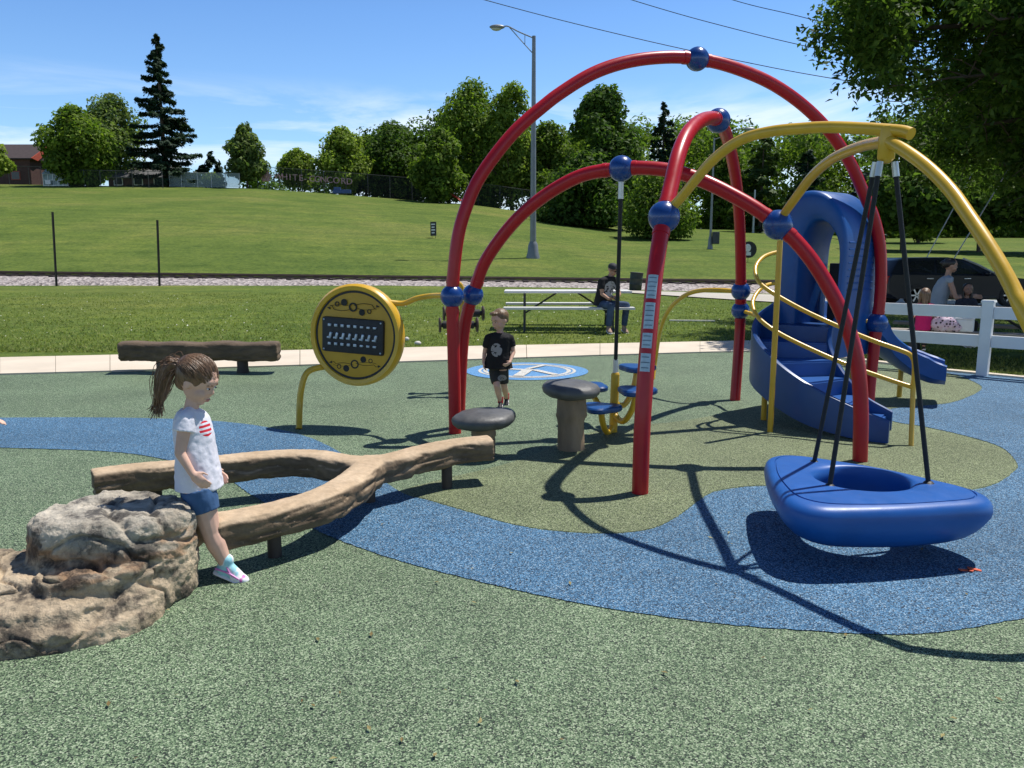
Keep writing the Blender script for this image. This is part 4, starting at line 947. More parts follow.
# ------------------------------------------------------------------ Y-shaped log balance beam
m, N, L, B = nodes_of('weathered_log_concrete')
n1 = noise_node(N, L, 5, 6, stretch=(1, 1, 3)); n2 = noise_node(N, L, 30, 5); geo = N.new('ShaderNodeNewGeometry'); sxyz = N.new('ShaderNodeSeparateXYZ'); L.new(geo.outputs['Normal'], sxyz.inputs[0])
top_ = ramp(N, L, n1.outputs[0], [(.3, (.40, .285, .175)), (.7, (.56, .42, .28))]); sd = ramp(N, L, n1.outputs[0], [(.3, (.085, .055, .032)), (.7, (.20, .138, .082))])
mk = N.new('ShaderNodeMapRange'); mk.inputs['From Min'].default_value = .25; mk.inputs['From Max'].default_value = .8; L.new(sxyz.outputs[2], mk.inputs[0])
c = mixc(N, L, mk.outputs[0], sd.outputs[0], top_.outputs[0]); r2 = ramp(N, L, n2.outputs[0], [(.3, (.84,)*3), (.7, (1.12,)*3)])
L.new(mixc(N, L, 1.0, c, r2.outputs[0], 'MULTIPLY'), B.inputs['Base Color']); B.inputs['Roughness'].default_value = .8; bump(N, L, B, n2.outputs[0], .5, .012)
LOGM = m; LEGM = pm('dark_brown_post', (.055, .04, .032), .7, .2)
def logbar(q, px, z, hw, hh, n=8, fromg=True):
    pts = spline([G(u, v, zz) for u, v, zz in px], 6) if fromg else px
    N0 = len(pts); rings = []
    for i, p in enumerate(pts):
        T_ = (pts[min(i+1, N0-1)]-pts[max(i-1, 0)]).normalized(); s_ = Vector((T_.y, -T_.x, 0)).normalized()
        w_ = hw(i/(N0-1)) if callable(hw) else hw; rg = []
        for k in range(20):
            a = 2*PI*k/20; cx, cz = math.cos(a), math.sin(a); cx = math.copysign(abs(cx)**.5, cx); cz = math.copysign(abs(cz)**.42, cz)
            rg.append(Vector((p.x, p.y, p.z-hh))+s_*w_*cx+Vector((0, 0, hh*cz)))
        rings += rg
    fs = [(i*20+k, i*20+(k+1) % 20, (i+1)*20+(k+1) % 20, (i+1)*20+k) for i in range(N0-1) for k in range(20)]+[tuple(range(20))[::-1], tuple(range((N0-1)*20, N0*20))]
    q.add(rings, fs)
def bark(c, nn):
    side = 1-min(1, max(0, nn.z))**.7
    g = noise.noise(Vector((c.x*5, c.y*5, c.z*34)))*.009*side+noise.noise(c*11)*(.0015+.004*side)+noise.noise(Vector((c.x*9, c.y*9, c.z*4)))*.007*side+noise.noise(c*45)*.002
    rid = abs(noise.noise(Vector((c.x*3.5, c.y*3.5, c.z*22+5))))
    return g-(.014*side*max(0, .16-rid)/.16)
beam = thing('balance_beam', 'Y-shaped brown log balance beam on short dark legs beside the rock', 'balance beam', G(370, 500))
q = MB()
logbar(q, [(91, 470, .29), (135, 464.5, .29), (180, 461, .29), (230, 455.5, .29), (275, 451.5, .29), (315, 451.5, .29), (350, 457, .29), (385, 456, .29), (425, 446, .295), (460, 439.5, .30), (491, 436.5, .305)], .29, lambda t: .085+.014*t, .078)
logbar(q, [(376, 454, .285), (366, 463, .285), (348, 477, .285), (318, 492, .285), (280, 503, .285), (248, 510, .285), (222, 514.5, .285), (209, 517.5, .285)], .285, .098, .078)
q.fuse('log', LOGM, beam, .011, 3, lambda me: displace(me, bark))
for (u, v) in ((447, 488), (370, 502), (275, 556)):
    g = G(u, v); q = MB(); q.tube([g-Vector((0, 0, .02)), g+Vector((0, 0, .17))], .035, 14); q.build('leg', LEGM, beam)
g = G(157, 508); q = MB(); q.tube([g-Vector((0, 0, .02)), g+Vector((0, 0, .17))], .035, 14); q.build('leg', LEGM, beam)
BENCHM = pm('dark_weathered_log', (.12, .082, .052), .85, .4, 4, bmp=.6, bscale=30, stretch=(1, 3, 3))
bench = thing('log_bench', 'straight dark log bench on two stubby legs beside the concrete path', 'log bench', G(200, 373))
a, b = G(126, 373), G(276, 371); q = MB(); hz = .375
l0, l1 = P(120, 340, 10.25), P(279, 339, 10.25); l0.z = l1.z = .40
pts = [l0.lerp(l1, k/24)+Vector((0, .03*math.sin(k*.5), .008*math.sin(k*.9))) for k in range(25)]
logbar(q, pts, 0, .15, .125, fromg=False); q.fuse('log', BENCHM, bench, .018, 3, lambda me: displace(me, lambda c, nn: bark(c, nn)*1.0))
for u in (160, 241):
    g = G(u, 373.5)+Vector((0, .08, 0)); q = MB(); q.tube([g-Vector((0, 0, .02)), g+Vector((0, 0, .06)), g+Vector((0, 0, .2))], [.085, .07, .07], 14); q.build('leg', LEGM, bench)
# ------------------------------------------------------------------ moulded rock
m, N, L, B = nodes_of('moulded_sandstone')
t_ = N.new('ShaderNodeTexCoord'); n1 = noise_node(N, L, 2.1, 6, rough=.6); n2 = noise_node(N, L, 8, 8, rough=.65); n3 = noise_node(N, L, 45, 6, rough=.7); n4 = noise_node(N, L, 3.2, 5, stretch=(1, 1, 2.6))
sxyz = N.new('ShaderNodeSeparateXYZ'); L.new(t_.outputs['Object'], sxyz.inputs[0])
zz = N.new('ShaderNodeMath'); zz.operation = 'MULTIPLY_ADD'; zz.inputs[1].default_value = .35; L.new(n4.outputs[0], zz.inputs[0]); L.new(sxyz.outputs[2], zz.inputs[2])
bands = ramp(N, L, zz.outputs[0], [(.10, (.40, .315, .215)), (.20, (.54, .43, .30)), (.385, (.55, .44, .31)), (.412, (.47, .30, .18)), (.445, (.48, .33, .215)), (.475, (.52, .455, .36)), (.56, (.60, .545, .455))])
pat = ramp(N, L, n2.outputs[0], [(.40, (.20, .20, .21)), (.485, (.74, .74, .73)), (.60, (1.06, 1.05, 1.02))]); wh = ramp(N, L, n1.outputs[0], [(.42, (.84, .82, .80)), (.62, (1.14, 1.14, 1.15))]); fg = ramp(N, L, n3.outputs[0], [(.3, (.78,)*3), (.7, (1.16,)*3)])
c = mixc(N, L, 1.0, bands.outputs[0], pat.outputs[0], 'MULTIPLY'); c = mixc(N, L, 1.0, c, wh.outputs[0], 'MULTIPLY'); c = mixc(N, L, 1.0, c, fg.outputs[0], 'MULTIPLY')
L.new(c, B.inputs['Base Color']); B.inputs['Roughness'].default_value = .82; bump(N, L, B, n3.outputs[0], 1.0, .02)
ROCKM = m
def taper(q, plan, z0, z1, mid=1.0, top=.9, sh=(0, 0)):
    c = sum((Vector((x, y, 0)) for x, y in plan), Vector())/len(plan); pts = spline([Vector((x, y, 0)) for x, y in plan], 5, True); n = len(pts); vs_ = []
    for f, sc_ in ((0, .97), (.25, mid), (.7, mid), (.9, (mid+top)/2), (1, top*.93)):
        for p in pts: vs_.append(c+(p-c)*sc_+Vector((sh[0]*f, sh[1]*f, lerp(z0, z1, f))))
    q.add(vs_, [(i*n+k, i*n+(k+1) % n, (i+1)*n+(k+1) % n, (i+1)*n+k) for i in range(4) for k in range(n)]+[tuple(range(n))[::-1], tuple(range(4*n, 5*n))])
def rock_shape():
    q = MB(); fr = [G(u, v) for u, v in ((189, 584), (171, 607), (142, 630), (76, 650), (0, 660), (-90, 667))]; back = [(-3.0, 2.95), (-3.0, 3.28), (-2.25, 3.40), (-1.98, 3.64), (-1.66, 3.70), (-1.52, 3.54)]
    base = [(p.x, p.y) for p in fr]+back
    taper(q, base, -.06, .085, 1.0, .97)
    taper(q, [(x, y+(.06 if i < 6 else 0)) for i, (x, y) in enumerate(base)], -.05, .15, 1.0, .90)
    taper(q, [(-3.0, 2.95), (-3.0, 3.32), (-2.3, 3.42), (-1.95, 3.5), (-1.84, 3.2), (-1.95, 3.0), (-2.4, 2.9)], -.05, .20, 1.0, .80, (.03, .03))
    taper(q, [(-2.09, 3.31), (-2.02, 3.64), (-1.66, 3.70), (-1.49, 3.58), (-1.44, 3.42), (-1.57, 3.22), (-1.90, 3.14)], .10, .395, 1.02, .93)
    taper(q, [(-1.70, 3.66), (-1.50, 3.58), (-1.44, 3.44), (-1.47, 3.30), (-1.62, 3.15), (-1.80, 3.3)], -.05, .375, 1.0, .90)
    taper(q, [(-1.95, 3.17), (-1.66, 3.2), (-1.52, 3.2), (-1.58, 3.07), (-1.76, 3.01), (-1.91, 3.04)], .06, .225, 1.04, .92)
    return q
def stone(c, nn):
    w_ = Vector((noise.noise(c*4), noise.noise(c*4+Vector((9, 0, 0))), noise.noise(c*4+Vector((0, 9, 0)))))*.10; d = c+w_
    f = (noise.ridged_multi_fractal(Vector((d.x*3.0, d.y*3.0, d.z*4.2)), .9, 2.1, 5, 1.0, 2.0)-1.0)*.012
    f += noise.fractal(c*11, .8, 2.2, 5)*.006+noise.fractal(c*34, .8, 2.2, 3)*.0055
    cr = abs(noise.noise(Vector((d.x*2.6+d.z*2, d.y*2.6, d.z*9)))); f -= .024*max(0, .10-cr)/.10
    v = noise.voronoi(Vector((d.x*4.6, d.y*4.6, d.z*6.5)))[0]; f += .018*(min(v[1]-v[0], .22)-.11)
    return f
rk = rock_shape().fuse('climbing_rock', ROCKM, None, .007, 7, lambda me: displace(me, stone))
tag(rk, 'moulded grey and tan climbing rock with an orange ledge beside the ponytailed girl', 'climbing rock')
# ------------------------------------------------------------------ blue spiral climber with slide
Lp, Rpt = Vector((2.60, 7.92, 0)), Vector((3.04, 7.40, 0)); Ax = Vector((.77, .63, 0)).normalized(); W_ = Rpt-Lp; fl_z = .84
slide = thing('spiral_slide', 'blue moulded spiral step climber with a hooded top, yellow rails and a slide', 'slide', Vector((2.8, 7.2, 0)))
outer = [(0, .55), (0, 1.2), (.0, 1.62), (.03, 1.83), (.11, 1.98), (.24, 2.07), (.42, 2.10), (.62, 2.07), (.80, 1.98), (.93, 1.83), (1.0, 1.60), (1, 1.2), (1, .55)]
inner = [(.30, .55), (.30, 1.2), (.31, 1.50), (.34, 1.64), (.40, 1.74), (.48, 1.80), (.58, 1.82), (.68, 1.80), (.78, 1.74), (.87, 1.64), (.91, 1.50), (.91, 1.2), (.91, .55)]
sp_o = spline([Vector((s, z, 0)) for s, z in outer], 4); sp_i = spline([Vector((s, z, 0)) for s, z in inner], 4)
q = MB(); n = len(sp_o); vs_ = []
deps = [0, .015, .05, .3, .55, .6]; off = [.25, .06, 0, 0, 0, .1]
for d, o in zip(deps, off):
    for a, b in zip(sp_o, sp_i):
        aa, bb = a.lerp(b, o), b.lerp(a, o); vs_.append(Lp+W_*aa.x+Ax*d+Vector((0, 0, aa.y)))
    for a, b in zip(sp_o, sp_i):
        aa, bb = a.lerp(b, o), b.lerp(a, o); vs_.append(Lp+W_*bb.x+Ax*d+Vector((0, 0, bb.y)))
fs = []; D = len(deps)
for i in range(D-1):
    for k in range(n-1):
        fs.append((i*2*n+k, i*2*n+k+1, (i+1)*2*n+k+1, (i+1)*2*n+k)); fs.append((i*2*n+n+k, (i+1)*2*n+n+k, (i+1)*2*n+n+k+1, i*2*n+n+k+1))
    for k in (0, n-1): fs.append((i*2*n+k, (i+1)*2*n+k, (i+1)*2*n+n+k, i*2*n+n+k))
for i in (0, D-1):
    for k in range(n-1): fs.append((i*2*n+k, i*2*n+n+k, i*2*n+n+k+1, i*2*n+k+1))
q.add(vs_, fs); q.build('hood', PBLUE, slide, auto=50)
q = MB()
for k in range(8):                      # moulded grip ridges on the outer right cheek
    z = 1.18+.062*k; q.tube([Rpt+Ax*(.07)+Vector((0, 0, z))+W_.normalized()*.001, Rpt+Ax*.54+Vector((0, 0, z))+W_.normalized()*.001], .007, 8, flat=1)
q.build('grip_ridge', PBLUE, slide)
q = MB(); q.prism([Lp+W_*.05+Ax*-.05+Vector((0, 0, fl_z-.06)), Lp+W_*.95+Ax*-.05+Vector((0, 0, fl_z-.06)), Lp+W_*.95+Ax*.62+Vector((0, 0, fl_z-.06)), Lp+W_*.05+Ax*.62+Vector((0, 0, fl_z-.06))], (0, 0, .06)); q.build('platform', DBLUE, slide, False)
def pxy(u, v, Y): p = P(u, v, Y); return Vector((p.x, p.y, 0))
O = [pxy(888, 446, 6.30), pxy(849, 436, 6.46), pxy(806, 412, 6.70), pxy(773, 392, 7.02), pxy(754, 365, 7.40), pxy(758, 335, 7.78), Lp+Vector((.0, .0, 0))]
I = [pxy(892, 420, 6.78), pxy(866, 405, 6.90), pxy(848, 395, 7.02), pxy(836, 380, 7.16), pxy(829, 365, 7.28), pxy(829, 350, 7.36), Rpt+Vector((-.03, 0, 0))]
zt_o = [.185, .285, .43, .60, .78, .93, 1.05]; zb_o = [0, .015, .08, .20, .32, .42, .50]
zt_i = [.17, .28, .42, .56, .70, .84, .97]; zb_i = [0, .03, .10, .22, .34, .44, .50]
def wall(path, zt_, zb_, th, name):
    pp = spline([Vector((p.x, p.y, z)) for p, z in zip(path, zt_)], 6); bb = spline([Vector((p.x, p.y, z)) for p, z in zip(path, zb_)], 6); q = MB(); vs_ = []; N0 = len(pp); K = 9
    for i in range(N0):
        T_ = (pp[min(i+1, N0-1)]-pp[max(i-1, 0)]); s_ = Vector((T_.y, -T_.x, 0)).normalized()*th
        a, b = pp[i], bb[i]; h = Vector((0, 0, 1))
        vs_ += [b+s_*.6, b+s_, a+s_-h*.03, a+s_*.8-h*.008, a, a-s_*.8-h*.008, a-s_-h*.03, b-s_, b-s_*.6]
    fs = [(i*K+k, i*K+(k+1) % K, (i+1)*K+(k+1) % K, (i+1)*K+k) for i in range(N0-1) for k in range(K)]+[tuple(range(K))[::-1], tuple(range((N0-1)*K, N0*K))]
    q.add(vs_, fs); q.build(name, DBLUE, slide, auto=35)
wall(O, zt_o, zb_o, .028, 'outer_wall'); wall(I, zt_i, zb_i, .022, 'inner_wall')
zs = [.14, .28, .42, .56, .70]
for i in range(5):
    o0, o1, i0, i1 = O[i].lerp(O[i+1], .35 if i == 0 else .1), O[i+1].lerp(O[min(i+2, 6)], .12), I[i].lerp(I[i+1], .2 if i == 0 else .1), I[i+1].lerp(I[min(i+2, 6)], .12)
    zb_ = max(zs[i]-.16, 0)
    q = MB(); q.prism([Vector((p.x, p.y, zb_)) for p in (o0, o1, i1, i0)], (0, 0, zs[i]-zb_)); o_ = q.build('step', PBLUE, slide, False)
    bm = bmesh.new(); bm.from_mesh(o_.data); bmesh.ops.bevel(bm, geom=bm.edges[:], offset=.016, segments=2, affect='EDGES'); bm.to_mesh(o_.data); bm.free()
q = MB(); q.prism([Vector((*p.xy, .5)) for p in (O[5], O[6], Lp+W_*.95+Ax*-.03, I[5])], (0, 0, .34)); q.build('landing', DBLUE, slide, False)
# chute
sp = spline([Lp+W_*.5+Ax*.50+Vector((0, 0, .84)), Vector((3.40, 8.10, .80)), Vector((3.72, 8.25, .60)), Vector((4.00, 8.24, .40)), Vector((4.25, 8.16, .28)), Vector((4.42, 8.08, .25))], 7)
q = MB(); vs_ = []; K = 0; n0 = len(sp); cs_ = [(-.27, .20), (-.245, .215), (-.22, .20), (-.20, .06), (-.12, .01), (0, 0), (.12, .01), (.20, .06), (.22, .20), (.245, .215), (.27, .20), (.26, .02), (.15, -.05), (0, -.06), (-.15, -.05), (-.26, .02)]
K = len(cs_)
for i, p in enumerate(sp):
    T_ = (sp[min(i+1, n0-1)]-sp[max(i-1, 0)]); T_.z = 0; s_ = Vector((T_.y, -T_.x, 0)).normalized()
    hsc = 1.0 if i < n0-8 else lerp(1, .75, (i-n0+8)/8)
    vs_ += [p+s_*a+Vector((0, 0, b*hsc)) for a, b in cs_]
fs = [(i*K+k, i*K+(k+1) % K, (i+1)*K+(k+1) % K, (i+1)*K+k) for i in range(n0-1) for k in range(K)]+[tuple(range(K))[::-1], tuple(range((n0-1)*K, n0*K))]
q.add(vs_, fs); q.build('chute', PBLUE, slide, auto=50)
hr1 = [(778, 252, 7.55), (770, 254, 7.5), (762, 258, 7.42), (755.5, 267, 7.3), (757, 279, 7.17), (768, 290, 7.03), (800, 308.5, 6.86), (832, 323.5, 6.72), (870, 339.5, 6.5), (900, 350, 6.38), (911, 355.5, 6.33), (914.5, 366, 6.325), (913, 390, 6.325)]
hr2 = [(778, 283, 7.6), (767, 285, 7.52), (758.5, 291, 7.4), (752.5, 302, 7.27), (756, 315, 7.12), (772, 329, 6.96), (800, 344, 6.82), (845, 364, 6.62), (890, 380, 6.42), (912, 387, 6.33)]
for h_ in (hr1, hr2):
    pts = relax(spline([P(*a) for a in h_], 7), 4)
    if h_ is hr1: pts += [G(911, 446)]
    q = MB(); q.tube(pts, .019, 12); q.build('handrail', YEL, slide)
def post(u, v, ztop_, r=.026, u2=None):
    g = G(u, v); q = MB(); q.tube([g-Vector((0, 0, .02)), Vector((g.x, g.y, ztop_))], r, 12); q.build('post', YEL, slide)
post(770, 432, 1.62, .024); post(763.5, 420, .40); post(797, 405.5, .35); post(899, 397, .33); 
g = Rpt+Ax*.3; 
for p, z in ((Lp+Ax*.25, .6), (Rpt+Ax*.4-W_*.08, .6)):
    q = MB(); q.tube([Vector((p.x, p.y, -.02)), Vector((p.x, p.y, z))], .03, 12); q.build('post', YEL, slide)
for s_, z0, z1 in ((.86, .95, 1.62), (.78, .98, 1.55)):
    a = Lp+W_*s_+Ax*.55; q = MB(); q.tube(relax(spline([a+Vector((0, 0, z0)), a+Vector((0, 0, z1-.08)), a+W_*-.06+Vector((0, 0, z1)), a+W_*-.14+Vector((0, 0, z1-.06)), a+W_*-.15+Vector((0, 0, z1-.14))], 5), 2), .02, 10); q.build('grab_bar', YEL, slide)
q = MB(); a = Lp+W_*.47+Ax*.585; q.box(a+Vector((0, 0, 1.13)), (.20, .025, .58), Matrix.Rotation(math.atan2(W_.y, W_.x), 3, 'Z'), .01); q.build('guard_panel', pm('charcoal_guard_panel', (.02, .025, .027), .5), slide, False)
q = MB(); a = Lp+W_*.66+Ax*.58; q.box(a+Vector((0, 0, 1.18)), (.06, .03, .5), Matrix.Rotation(math.atan2(W_.y, W_.x), 3, 'Z'), .01); q.build('notice_strip', WHITE, slide)
# ------------------------------------------------------------------ white fence, picnic tables, car, wires
WF0, WFd = Vector((5.93, 9.98, 0)), Vector((.74, -.67, 0)).normalized(); WFn = Vector((-WFd.y, WFd.x, 0))
fence = thing('white_fence', 'white two-rail vinyl fence between the playground and the shaded picnic bench', 'fence', WF0)
Rf = Matrix.Rotation(math.atan2(WFd.y, WFd.x), 3, 'Z')
for t_ in (-2.4, 0, 2.4, 4.8):
    p = WF0+WFd*t_; q = MB(); q.box(p+Vector((0, 0, .45)), (.125, .125, .94), Rf, .006); po = q.build('post', WHITE, fence, False)
    q = MB(); q.box(p+Vector((0, 0, .925)), (.15, .15, .02), Rf, .004); q.prism([p+Rf@Vector((a, b, .935)) for a, b in ((-.07, -.07), (.07, -.07), (.07, .07), (-.07, .07))], (0, 0, .012)); q.build('post_cap', WHITE, po, False)
for t_ in (-2.4, 0, 2.4):
    for z in (.79, .435):
        a, b = WF0+WFd*(t_+.066), WF0+WFd*(t_+2.4-.066); q = MB(); q.box((a+b)/2+Vector((0, 0, z)), ((b-a).length, .045, .15), Rf, .004); q.build('rail', WHITE, fence, False)
PWOOD = pm('grey_weathered_plank', (.27, .24, .21), .85, .2, 5, stretch=(.3, 3, 3), bmp=.3, bscale=40); PTUBE = pm('dark_steel_tube', (.05, .05, .052), .5, metal=.4); PTOP = pm('white_table_top', (.66, .65, .63), .5, .05, 3)
def picnic(name, label, c, yaw, L_, topm, h=.76, seats=(.47, .47), legm=PTUBE, wid=.76):
    c = Vector(c); R = Matrix.Rotation(yaw, 3, 'Z'); t = thing(name, label, 'picnic table', c); W = lambda x, y, z: c+R@Vector((x, y, z))
    q = MB()
    for k in range(3): q.box(W(0, (k-1)*wid/3, h-.02), (L_, wid/3-.012, .045), R, .006)
    q.build('table_top', topm, t, False)
    for s_, z in zip((1, -1), seats):
        q = MB(); q.box(W(0, s_*(wid/2+.36), z-.02), (L_, .27, .045), R, .006); q.build('bench_seat', topm, t, False)
    for e in (-1, 1):
        x = e*L_*.34; q = MB()
        for s_ in (1, -1):
            q.tube([W(x, s_*.26, h-.04), W(x, s_*.26, .03), W(x, s_*.26, 0)], .024, 8); q.tube([W(x, s_*.26, .22), W(x, s_*(wid/2+.36), .25), W(x, s_*(wid/2+.36), .45)], .022, 8); q.tube([W(x, s_*(wid/2+.3), .28), W(x, s_*(wid/2+.42), 0)], .02, 8)
        q.tube([W(x, -.3, .03), W(x, .3, .03)], .022, 8); q.tube([W(x, 0, .3), W(x*.25, 0, h-.05)], .018, 8); q.build('leg_frame', legm, t)
    return t
ptx = (P(503, 290, 16).x+P(632, 290, 16).x)/2
picnic('picnic_table', 'white-topped picnic table on dark legs standing on the sunny grass', (ptx, 16.1, terr(ptx, 16.1)), -.02, 2.5, PTOP)
c2 = Vector((6.75, 11.55, terr(6.75, 11.55)))
picnic('picnic_table', 'grey plank picnic table in the shade behind the white fence', c2, -.55, 2.4, PWOOD, .74)
# ------------------------------------------------------------------ dark crossover on the road
CARP = pm('black_car_paint', (.005, .007, .014), .4, .1, 2, coat=.15, spec=.3); CGL = pm('tinted_car_glass', (.012, .014, .018), .05, .05); WSG = pm('reflecting_windscreen', (.08, .10, .11), .04, .1); TYR = pm('tyre_rubber', (.02, .02, .02), .8); RIM = pm('alloy_rim', (.55, .56, .57), .3, metal=.8)
cy = 24.6; cx0 = P(888, 280, cy).x; cz = terr(cx0+2, cy)+.035; LX = 4.65; HW = .92
car = thing('parked_car', 'black crossover parked in the shade beyond the white fence', 'car', (cx0+LX/2, cy+HW, cz))
zroof = P(930, 257.5, cy+.4).z-cz; ks_ = zroof/1.62
body_p = [(0.06, .42), (0.0, .62), (.03, .95), (.10, 1.06), (3.30, 1.02), (3.7, .99), (4.35, .90), (4.58, .78), (4.65, .55), (4.60, .36), (4.35, .26), (.3, .26)]
def side(profile, hw, inset=0.0): return [[Vector((cx0+x, cy+HW+s_*(hw-(inset if i else inset)), cz+z*ks_)) for i, (x, z) in enumerate(profile)] for s_ in (-1, 1)]
def shell(q, prof_, widths):
    n = len(prof_); vs_ = []
    for s_ in (-1, -.93, .93, 1):
        for (x, z), wd in zip(prof_, widths):
            f = 1.0 if abs(s_) < 1 else .985; zz_ = z; vs_.append(Vector((cx0+LX/2+(x-LX/2)*f, cy+HW+s_*wd, cz+(.66+(zz_-.66)*f)*ks_)))
    fs = [(i*n+k, i*n+(k+1) % n, (i+1)*n+(k+1) % n, (i+1)*n+k) for i in range(3) for k in range(n)]+[tuple(range(n))[::-1], tuple(range(3*n, 4*n))]
    q.add(vs_, fs)
q = MB(); shell(q, body_p, [HW]*len(body_p)); q.build('body', CARP, car, auto=30)
gh = [(.06, 1.03), (.14, 1.2), (.34, 1.52), (.62, 1.61), (1.9, 1.63), (2.35, 1.57), (2.75, 1.38), (3.38, 1.0)]
q = MB(); shell(q, gh, [HW-.05, HW-.1, HW-.2, HW-.24, HW-.24, HW-.23, HW-.16, HW-.07]); q.build('cabin', CARP, car, auto=30)
def pane(name, pts, m, th=-.012):
    q = MB(); q.prism([Vector((cx0+x, cy+HW-y, cz+z*ks_)) for x, y, z in pts], (0, th, 0)); return q.build(name, m, car, False)
pane('side_window', [(.62, .80, 1.10), (1.45, .80, 1.10), (1.45, .70, 1.53), (.80, .70, 1.51), (.62, .76, 1.35)], CGL, -.04)
pane('side_window', [(1.52, .80, 1.10), (2.90, .82, 1.08), (2.55, .72, 1.42), (2.25, .70, 1.53), (1.52, .70, 1.54)], CGL, -.04)
q = MB(); n_ = Vector((.5, 0, 1)).normalized()*.02
q.prism([Vector((cx0+x, cy+HW+y, cz+z*ks_)) for x, y, z in ((2.42, -.66, 1.545), (2.80, -.70, 1.36), (3.36, -.80, 1.02), (3.36, .80, 1.02), (2.80, .70, 1.36), (2.42, .66, 1.545))], n_); q.build('windscreen', WSG, car, False)
q = MB()
for s_ in (-1, 1): q.tube([Vector((cx0+2.36, cy+HW+s_*.69, cz+1.585*ks_)), Vector((cx0+2.82, cy+HW+s_*.75, cz+1.375*ks_)), Vector((cx0+3.42, cy+HW+s_*.86, cz+1.02*ks_))], .03, 8)
q.build('windscreen_pillar', pm('grey_trim', (.35, .36, .37), .35), car)
for (x, s_) in ((.92, -1), (3.78, -1), (.92, 1), (3.78, 1)):
    c = Vector((cx0+x, cy+HW+s_*(HW-.10), cz+.345)); R = frame((0, s_, 0)); q = MB(); q.lathe(c, [(.2, -.11), (.33, -.11), (.345, -.08), (.345, .08), (.33, .115), (.24, .12), (.2, .10)], 32, R); w_ = q.build('wheel', TYR, car)
    q = MB(); q.lathe(c, [(.02, .09), (.05, .10), (.06, .085), (.2, .07), (.235, .118), (.245, .118), (.245, .05), (.02, .05)], 32, R)
    for k in range(6):
        a = k*PI/3; q.box(c+R@Vector((.12*math.cos(a), .12*math.sin(a), .088)), (.2, .045, .03), R@Matrix.Rotation(a, 3, 'Z'))
    q.build('rim', RIM, w_)
for s_ in (-1, 1):
    q = MB(); q.box(Vector((cx0+4.46, cy+HW+s_*.66, cz+.76*ks_)), (.28, .36, .13), Matrix.Rotation(s_*-.2, 3, 'Z'), .03); q.build('headlight', pm('clear_lamp', (.6, .62, .65), .1), car)
    q = MB(); q.box(Vector((cx0+.06, cy+HW+s_*.72, cz+.88*ks_)), (.14, .3, .26), None, .03); q.build('tail_light', pm('red_lamp', (.35, .02, .02), .15), car)
    q = MB(); q.ell(Vector((cx0+2.95, cy+HW+s_*1.02, cz+1.10*ks_)), (.09, .12, .085)); q.build('mirror', CARP, car)
for x in (1.28, 2.42):
    q = MB(); q.box(Vector((cx0+x, cy-.012, cz+.93*ks_)), (.2, .03, .03), None, .008); q.build('door_handle', RIM, car)
q = MB(); q.box(Vector((cx0+2.3, cy+.01, cz+.31*ks_)), (2.1, .05, .1), None, .01); q.build('sill', pm('black_trim', (.02, .02, .02), .6), car)
# ------------------------------------------------------------------ overhead wires, guy wires
WIRE = pm('black_wire', (.02, .02, .022), .6)
def wire(label, px, Y0, Y1, r=.013):
    pts = []
    for i, (u, v) in enumerate(px): pts.append(P(u, v, lerp(Y0, Y1, i/(len(px)-1))))
    d0, d1 = pts[0]-pts[1], pts[-1]-pts[-2]; pts = [pts[0]+d0*2+Vector((0, 0, .25))]+pts+[pts[-1]+d1*2+Vector((0, 0, .2))]
    q = MB(); q.tube(spline(pts, 8), r, 6); tag(q.build('power_line', WIRE, None), label, 'power line')
wire('lowest overhead wire ending behind the shade tree, passing the top blue ball', [(485, 0), (620, 34.5), (740, 61), (842, 80)], 30, 27)
wire('middle overhead wire crossing the open sky into the shade tree', [(632, 0), (735, 29), (842, 54)], 30, 27)
wire('highest overhead wire, shortest in the sky before the shade tree', [(733, 0), (790, 14), (850, 28)], 30, 27)
for (lab, a, b) in (('left grey guy wire rising behind the black car', (927, 257), (958, 200)), ('right grey guy wire rising behind the woman in the tank top', (955, 257), (1003, 178))):
    p0, p1 = P(*a, 30), P(*b, 30); d = p1-p0; p0 = p0-d*((p0.z-terr(p0.x, 30)+.1)/d.z); q = MB(); q.tube([p0, p1+d*2.2], .02, 6); tag(q.build('guy_wire', STEEL, None), lab, 'guy wire')
# small things on the ground
g = G(970, 571.5); q = MB(); ORG = pm('orange_red_scrap', (.62, .10, .04), .7)
for (dx, dy, L_, wd, a) in ((-.03, 0, .05, .02, .2), (.025, .008, .06, .025, -.3), (0, -.012, .03, .015, .8)): q.box(g+Vector((dx, dy, .008)), (L_, wd, .006), Matrix.Rotation(a, 3, 'Z')@Matrix.Rotation(.15, 3, 'Y'), .002)
tag(q.build('paper_scrap', ORG, None, False), 'torn orange red scrap lying on the blue rubber beside the saucer swing', 'litter')
b = T(692, 322); q = MB(); q.box(b+Vector((0, 0, .03)), (1.0, .07, .03), Matrix.Rotation(-.1, 3, 'Z'), .008); tag(q.build('board', pm('pale_board', (.6, .57, .5), .8), None, False), 'pale narrow board lying in the grass beyond the path', 'board')
for (u, v, lab) in ((418, 345, 'pale stone lying in the grass at the path edge'), (407, 341, 'small white scrap lying in the grass behind the play panel')):
    b = T(u, v); q = MB(); q.ell(b+Vector((0, 0, .03)), (.06 if u > 410 else .04, .05, .04), frame((.2, .1, 1)), 10, 7); o_ = q.build('stone', pm('pale_pebble', (.55, .52, .48), .9), None); displace(o_.data, lambda c, nn: .012*noise.noise(c*20)); tag(o_, lab, 'stone' if u > 410 else 'litter')

